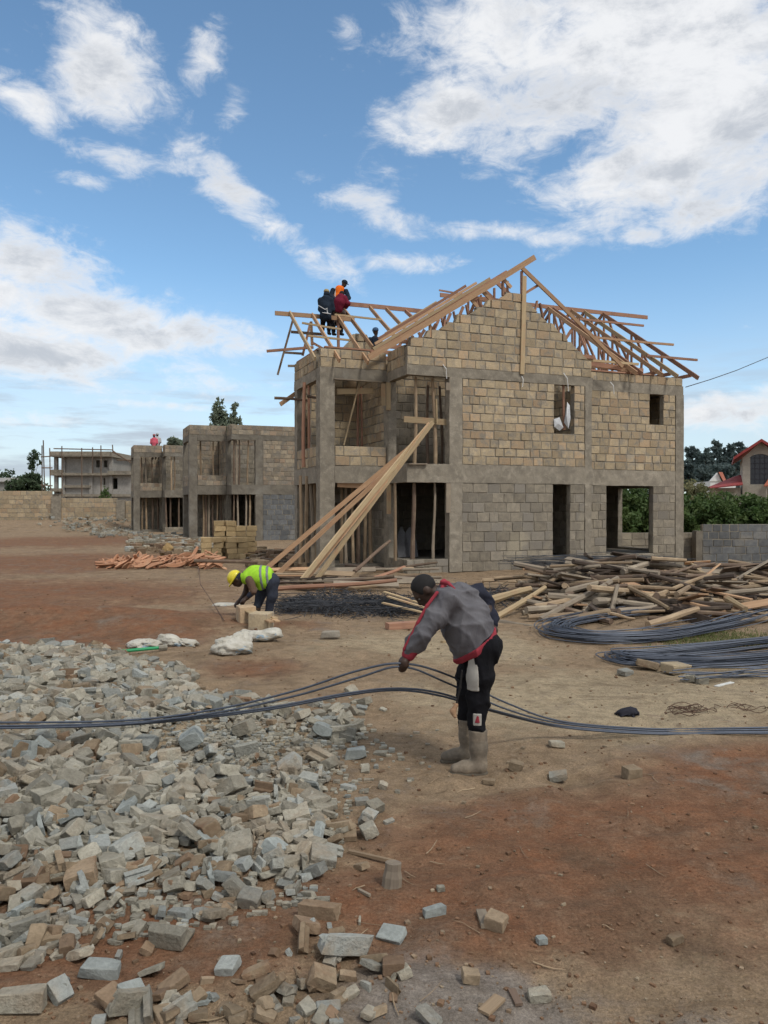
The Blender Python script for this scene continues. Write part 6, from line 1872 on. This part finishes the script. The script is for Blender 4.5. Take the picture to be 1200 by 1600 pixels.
hc2 = Vol(.02).ball(at(-.02, 0, .02), (.105, .085, .09), R1).sub(0, [(at(.02, 0, 0), R1 @ np.array((1, 0, -.2)))])
g_ = GR(412, 968)
person('man in lime safety vest and yellow helmet bent double at the blocks', (g_.x, d1, g_.z), [('body', body, SKIN, .012, 0), ('vest', vc, VEST, .014, .005), ('reflective_band', bands[0], TAPE, .013, .004), ('reflective_band', bands[1], TAPE, .013, .004),
    ('sleeve', slv, cloth('brown_shirt', (.13, .085, .06), (.10, .065, .05)), .014, .004), ('sleeve', slv2, JKN, .014, .003), ('trousers', jeans, JEAN, .015, .006), ('boot', bt[0], BRN, .014, 0), ('boot', bt[1], BRN, .014, 0),
    ('helmet', helm, HELM, .010, 0), ('helmet_brim', brim, HELM, .010, 0), ('hood', hc2, JKN, .012, 0)])

# ---------------------------------------------------------------- men on the roof
NAVY = cloth('navy_jacket', (.022, .032, .048), (.015, .022, .034), .4, 14); ORNG = cloth('orange_vest', (.75, .16, .02), (.62, .12, .015), .3, 14)
MAR = cloth('maroon_top', (.16, .016, .035), (.11, .012, .026), .4, 14); DKT = cloth('dark_trousers', (.022, .022, .028), (.014, .014, .018), .4, 14)
d2 = 26.0
R2 = frame((.25, .95, -.1), (0, 0, 1)); body = Vol(.03); at = head(body, J(510.5, 459, d2), R2)
body.limb(at(-.01, 0, -.06), J(510, 470, d2), .055, .06); body.chain([J(510, 470, d2), J(509, 482, d2), J(509, 494, d2)], [.12, .14, .14])
for sg, ex in ((-1, 501), (1, 520)): body.chain([J(509 + sg * 8, 471, d2), J(ex, 484, d2 + .05), J(511 + sg * 5, 492, d2 + .25)], [.06, .045, .032]); body.ball(J(511 + sg * 5, 493, d2 + .30), (.04, .05, .045))
for sg in (-1, 1): body.chain([J(509 + sg * 4, 496, d2 + .05), J(510 + sg * 5, 500, d2 + .42), J(509 + sg * 5, 518, d2 + .40)], [.09, .065, .045])
jk = Vol(.05).chain([J(510, 468, d2), J(509, 480, d2), J(509, 494, d2)], [.15, .19, .19])
for sg, ex in ((-1, 501), (1, 520)): jk.chain([J(509 + sg * 8, 470, d2), J(ex, 484, d2 + .05), J(511 + sg * 5, 491, d2 + .22)], [.10, .075, .06])
tr2 = Vol(.05).ball(J(509, 497, d2 + .05), (.17, .16, .12))
for sg in (-1, 1): tr2.chain([J(509 + sg * 4, 497, d2 + .05), J(510 + sg * 5, 501, d2 + .42), J(509 + sg * 5, 515, d2 + .40)], [.11, .085, .075])
cap = Vol(.01).ball(at(-.01, 0, .06), (.112, .095, .085), R2).sub(0, [(at(0, 0, .03), R2 @ np.array((0, 0, -1)))])
hood = Vol(.02).ball(at(-.02, 0, -.03), (.095, .10, .08), R2)
prt = Vol(.012).chain([J(498, 478, d2 - .20), J(503, 481, d2 - .22), J(508, 484, d2 - .21), J(512, 482, d2 - .20)], [.012, .014, .012, .010]).chain([J(504, 489, d2 - .21), J(511, 490, d2 - .22), J(517, 491, d2 - .20)], [.012, .018, .012]).chain([J(511, 484, d2 - .21), J(512, 490, d2 - .22)], [.012, .014])
bts = [Vol(.02).chain([J(509 + sg * 5, 515, d2 + .40), J(509 + sg * 5, 521, d2 + .42), J(511 + sg * 5, 522, d2 + .52)], [.06, .055, .045]) for sg in (-1, 1)]
person('man in navy hooded jacket with white scrawl seated on the roof purlin', tuple(J(509, 498, d2)), [('body', body, SKIN, .016, 0), ('jacket', jk, NAVY, .017, .006), ('trousers', tr2, DKT, .018, .005), ('cap', cap, plain('tan_cap', (.30, .24, .12)), .012, 0),
    ('hood', hood, NAVY, .014, .003), ('jacket_print', prt, plain('print_white', (.55, .55, .55)), .010, 0), ('boot', bts[0], HAIR, .014, 0), ('boot', bts[1], HAIR, .014, 0)])
d3 = 27.3
R3 = frame((.75, -.45, -.35), (.2, 0, 1)); body = Vol(.03); at = head(body, J(538, 444, d3), R3)
body.limb(at(-.01, 0, -.06), J(532, 453, d3), .055, .06); body.chain([J(532, 453, d3), J(529, 466, d3), J(527, 484, d3)], [.12, .15, .13])
arms = [([J(520, 454, d3 - .1), J(517, 464, d3 - .15), J(524, 468, d3 - .28)], [.06, .045, .034]), ([J(541, 456, d3 - .05), J(545, 466, d3 - .12), J(541, 471, d3 - .30)], [.06, .045, .034])]
for a_ in arms: body.chain(*a_); body.ball(a_[0][-1] + np.array((.02, -.05, -.02)), (.045, .05, .04))
for sg in (-1, 1): body.chain([J(527 + sg * 4, 484, d3), J(527 + sg * 6, 502, d3), J(527 + sg * 6, 520, d3 + .05)], [.09, .065, .045])
sh = Vol(.05).chain([J(531, 454, d3), J(529, 466, d3), J(527, 482, d3)], [.15, .18, .17])
for a_ in arms: sh.chain(a_[0], [.085, .07, .055])
vs_ = Vol(.05).chain([J(531, 454, d3), J(529, 466, d3), J(528, 474, d3)], [.16, .19, .188])
vst = [vs_.sub(.012, [(J(529, 452, d3), (-1, 0, .1)), (J(536, 452, d3), (1, 0, -.4)), (J(531, 473, d3), (0, 0, -1))]), vs_.sub(.012, [(J(523, 452, d3), (-1, 0, 0)), (J(527, 452, d3), (1, 0, 0)), (J(527, 473, d3), (0, 0, -1))])]
vb = [vs_.sub(.016, [(J(523, 452, d3), (-1, 0, 0)), (J(525, 452, d3), (1, 0, 0)), (J(527, 472, d3), (0, 0, -1))])]
vo = vs_.sub(.010, [(J(522, 452, d3), (-1, 0, 0)), (J(542, 452, d3), (1, 0, 0)), (J(527, 474, d3), (0, 0, -1))])
tr3 = Vol(.05).ball(J(527, 485, d3), (.17, .15, .14))
for sg in (-1, 1): tr3.chain([J(527 + sg * 4, 486, d3), J(527 + sg * 6, 502, d3), J(527 + sg * 6, 518, d3 + .05)], [.115, .09, .075])
cap = Vol(.012).ball(at(-.005, 0, .05), (.115, .098, .09), R3).sub(0, [(at(0, 0, .02), R3 @ np.array((0, 0, -1)))]); pk = Vol(.01).limb(at(.10, -.03, .03), at(.175, -.01, .012), .022, .014).limb(at(.10, .03, .03), at(.175, .01, .012), .022, .014)
bts = [Vol(.02).chain([J(527 + sg * 6, 517, d3 + .05), J(527 + sg * 6, 522, d3 + .03), J(530 + sg * 6, 523, d3 - .05)], [.06, .055, .045]) for sg in (-1, 1)]
person('man in orange vest over navy sleeves and dark peaked cap standing on the roof', tuple(J(527, 522, d3)), [('body', body, SKIN, .016, 0), ('shirt', sh, NAVY, .017, .006), ('vest', vo, ORNG, .015, .004), ('reflective_band', vb[0], plain('vest_tape', (.5, .48, .44)), .013, 0),
    ('trousers', tr3, DKT, .018, .005), ('cap', cap, NAVY, .012, 0), ('cap_peak', pk, NAVY, .010, 0), ('boot', bts[0], HAIR, .015, 0), ('boot', bts[1], HAIR, .015, 0)])
d4 = 26.6
R4 = frame((.5, .5, -.75), (.5, .2, .8)); body = Vol(.03); at = head(body, J(534, 461, d4 + .1), R4, .95)
body.limb(at(-.02, 0, -.05), J(533, 467, d4), .055, .06); body.chain([J(533, 467, d4), J(530, 475, d4 - .05), J(527, 486, d4 - .05)], [.13, .15, .14])
ar = ([J(538, 466, d4 - .05), J(544, 475, d4 - .1), J(541, 481, d4 + .05)], [.06, .045, .034]); body.chain(*ar); body.ball(J(542, 472, d4 - .12), (.04, .04, .04))
for sg in (-1, 1): body.chain([J(527 + sg * 4, 487, d4), J(533 + sg * 4, 489, d4 + .35), J(529 + sg * 4, 505, d4 + .2)], [.09, .065, .045])
sh = Vol(.05).chain([J(533, 466, d4), J(531, 474, d4 - .05), J(528, 484, d4 - .05)], [.15, .19, .165]); sh.chain(ar[0], [.095, .075, .058]); sh.chain([J(528, 467, d4), J(523, 477, d4 + .05), J(528, 484, d4 + .2)], [.09, .07, .05])
tr4 = Vol(.05).ball(J(527, 487, d4), (.16, .16, .12))
for sg in (-1, 1): tr4.chain([J(527 + sg * 4, 487, d4), J(533 + sg * 4, 490, d4 + .35), J(529 + sg * 4, 503, d4 + .2)], [.11, .085, .07])
hr = Vol(.02).ball(at(-.018, 0, .03), (.10, .085, .095), R4).sub(0, [(at(.05, 0, .03), R4 @ np.array((1, 0, -.2)))])
bts = [Vol(.02).chain([J(529 + sg * 4, 503, d4 + .2), J(529 + sg * 4, 507, d4 + .2), J(532 + sg * 4, 508, d4 + .25)], [.06, .055, .045]) for sg in (-1, 1)]
person('man in maroon top crouching on the roof in front of the orange vest', tuple(J(529, 508, d4)), [('body', body, SKIN, .016, 0), ('shirt', sh, MAR, .016, .006), ('trousers', tr4, plain('tan_trousers', (.10, .065, .05)), .018, .005), ('hair', hr, HAIR, .013, 0), ('boot', bts[0], HAIR, .015, 0), ('boot', bts[1], HAIR, .015, 0)])
d5 = 28.0
R5 = frame((-.8, -.3, -.3), (-.1, 0, 1)); body = Vol(.03); at = head(body, J(587, 518, d5), R5)
body.limb(at(-.01, 0, -.06), J(586, 530, d5), .055, .06); body.chain([J(586, 531, d5), J(586, 545, d5), J(586, 560, d5)], [.12, .14, .13])
for sg in (-1, 1): body.chain([J(586 + sg * 8, 532, d5), J(586 + sg * 10, 547, d5), J(584 + sg * 6, 556, d5 - .1)], [.06, .045, .032]); body.ball(J(584 + sg * 6, 557, d5 - .15), (.04, .05, .045)); body.chain([J(586 + sg * 4, 560, d5), J(586 + sg * 5, 579, d5), J(586 + sg * 5, 597, d5)], [.09, .065, .045])
sh = Vol(.05).chain([J(586, 531, d5), J(586, 545, d5), J(586, 560, d5)], [.14, .17, .16])
for sg in (-1, 1): sh.chain([J(586 + sg * 8, 531, d5), J(586 + sg * 10, 547, d5), J(584 + sg * 6, 555, d5 - .08)], [.085, .07, .055])
tr5 = Vol(.05).ball(J(586, 561, d5), (.16, .14, .13))
for sg in (-1, 1): tr5.chain([J(586 + sg * 4, 561, d5), J(586 + sg * 5, 579, d5), J(586 + sg * 5, 598, d5)], [.115, .09, .075])
cap = Vol(.012).ball(at(-.005, 0, .045), (.118, .10, .10), R5).sub(0, [(at(0, 0, .0), R5 @ np.array((.2, 0, -1)))])
person('man in blue woollen cap looking over the stacked blocks inside the roof', tuple(J(586, 600, d5)), [('body', body, SKIN, .016, 0), ('shirt', sh, NAVY, .018, .006), ('trousers', tr5, DKT, .02, .005), ('cap', cap, plain('blue_cap', (.045, .09, .17), .9), .012, 0)])
# two small figures behind the parapet of the farthest house
for (x, y, d, c1, hatc, lb) in ((241, 681.5, 62.0, (.55, .10, .14), (.30, .12, .12), 'figure in pink behind the parapet of the farthest house'), (246, 680, 62.4, (.42, .42, .42), (.35, .35, .35), 'figure in pale grey behind the parapet of the farthest house')):
    Rr = frame((.6, -.7, -.2), (0, 0, 1)); body = Vol(.04); at = head(body, J(x, y, d), Rr, 1.15)
    body.limb(at(0, 0, -.06), J(x, y + 5, d), .06, .07); body.chain([J(x, y + 5, d), J(x, y + 10, d), J(x, y + 18, d)], [.14, .17, .15])
    for sg in (-1, 1): body.chain([J(x + sg * 4, y + 5.5, d), J(x + sg * 5, y + 11, d), J(x + sg * 3, y + 15, d - .15)], [.07, .05, .04]); body.chain([J(x + sg * 2, y + 18, d), J(x + sg * 2, y + 27, d), J(x + sg * 2, y + 36, d)], [.1, .07, .05])
    sh = Vol(.05).chain([J(x, y + 5, d), J(x, y + 10, d), J(x, y + 18, d)], [.17, .20, .18])
    for sg in (-1, 1): sh.chain([J(x + sg * 4, y + 5.5, d), J(x + sg * 5, y + 11, d)], [.1, .08])
    cp = Vol(.02).ball(at(0, 0, .06), (.14, .12, .11), Rr).sub(0, [(at(0, 0, .03), Rr @ np.array((0, 0, -1)))])
    person(lb, tuple(J(x, y + 37, d)), [('body', body, SKIN, .03, 0), ('shirt', sh, plain('far_shirt', c1, .9), .03, 0), ('cap', cp, plain('far_cap', hatc, .9), .025, 0)])
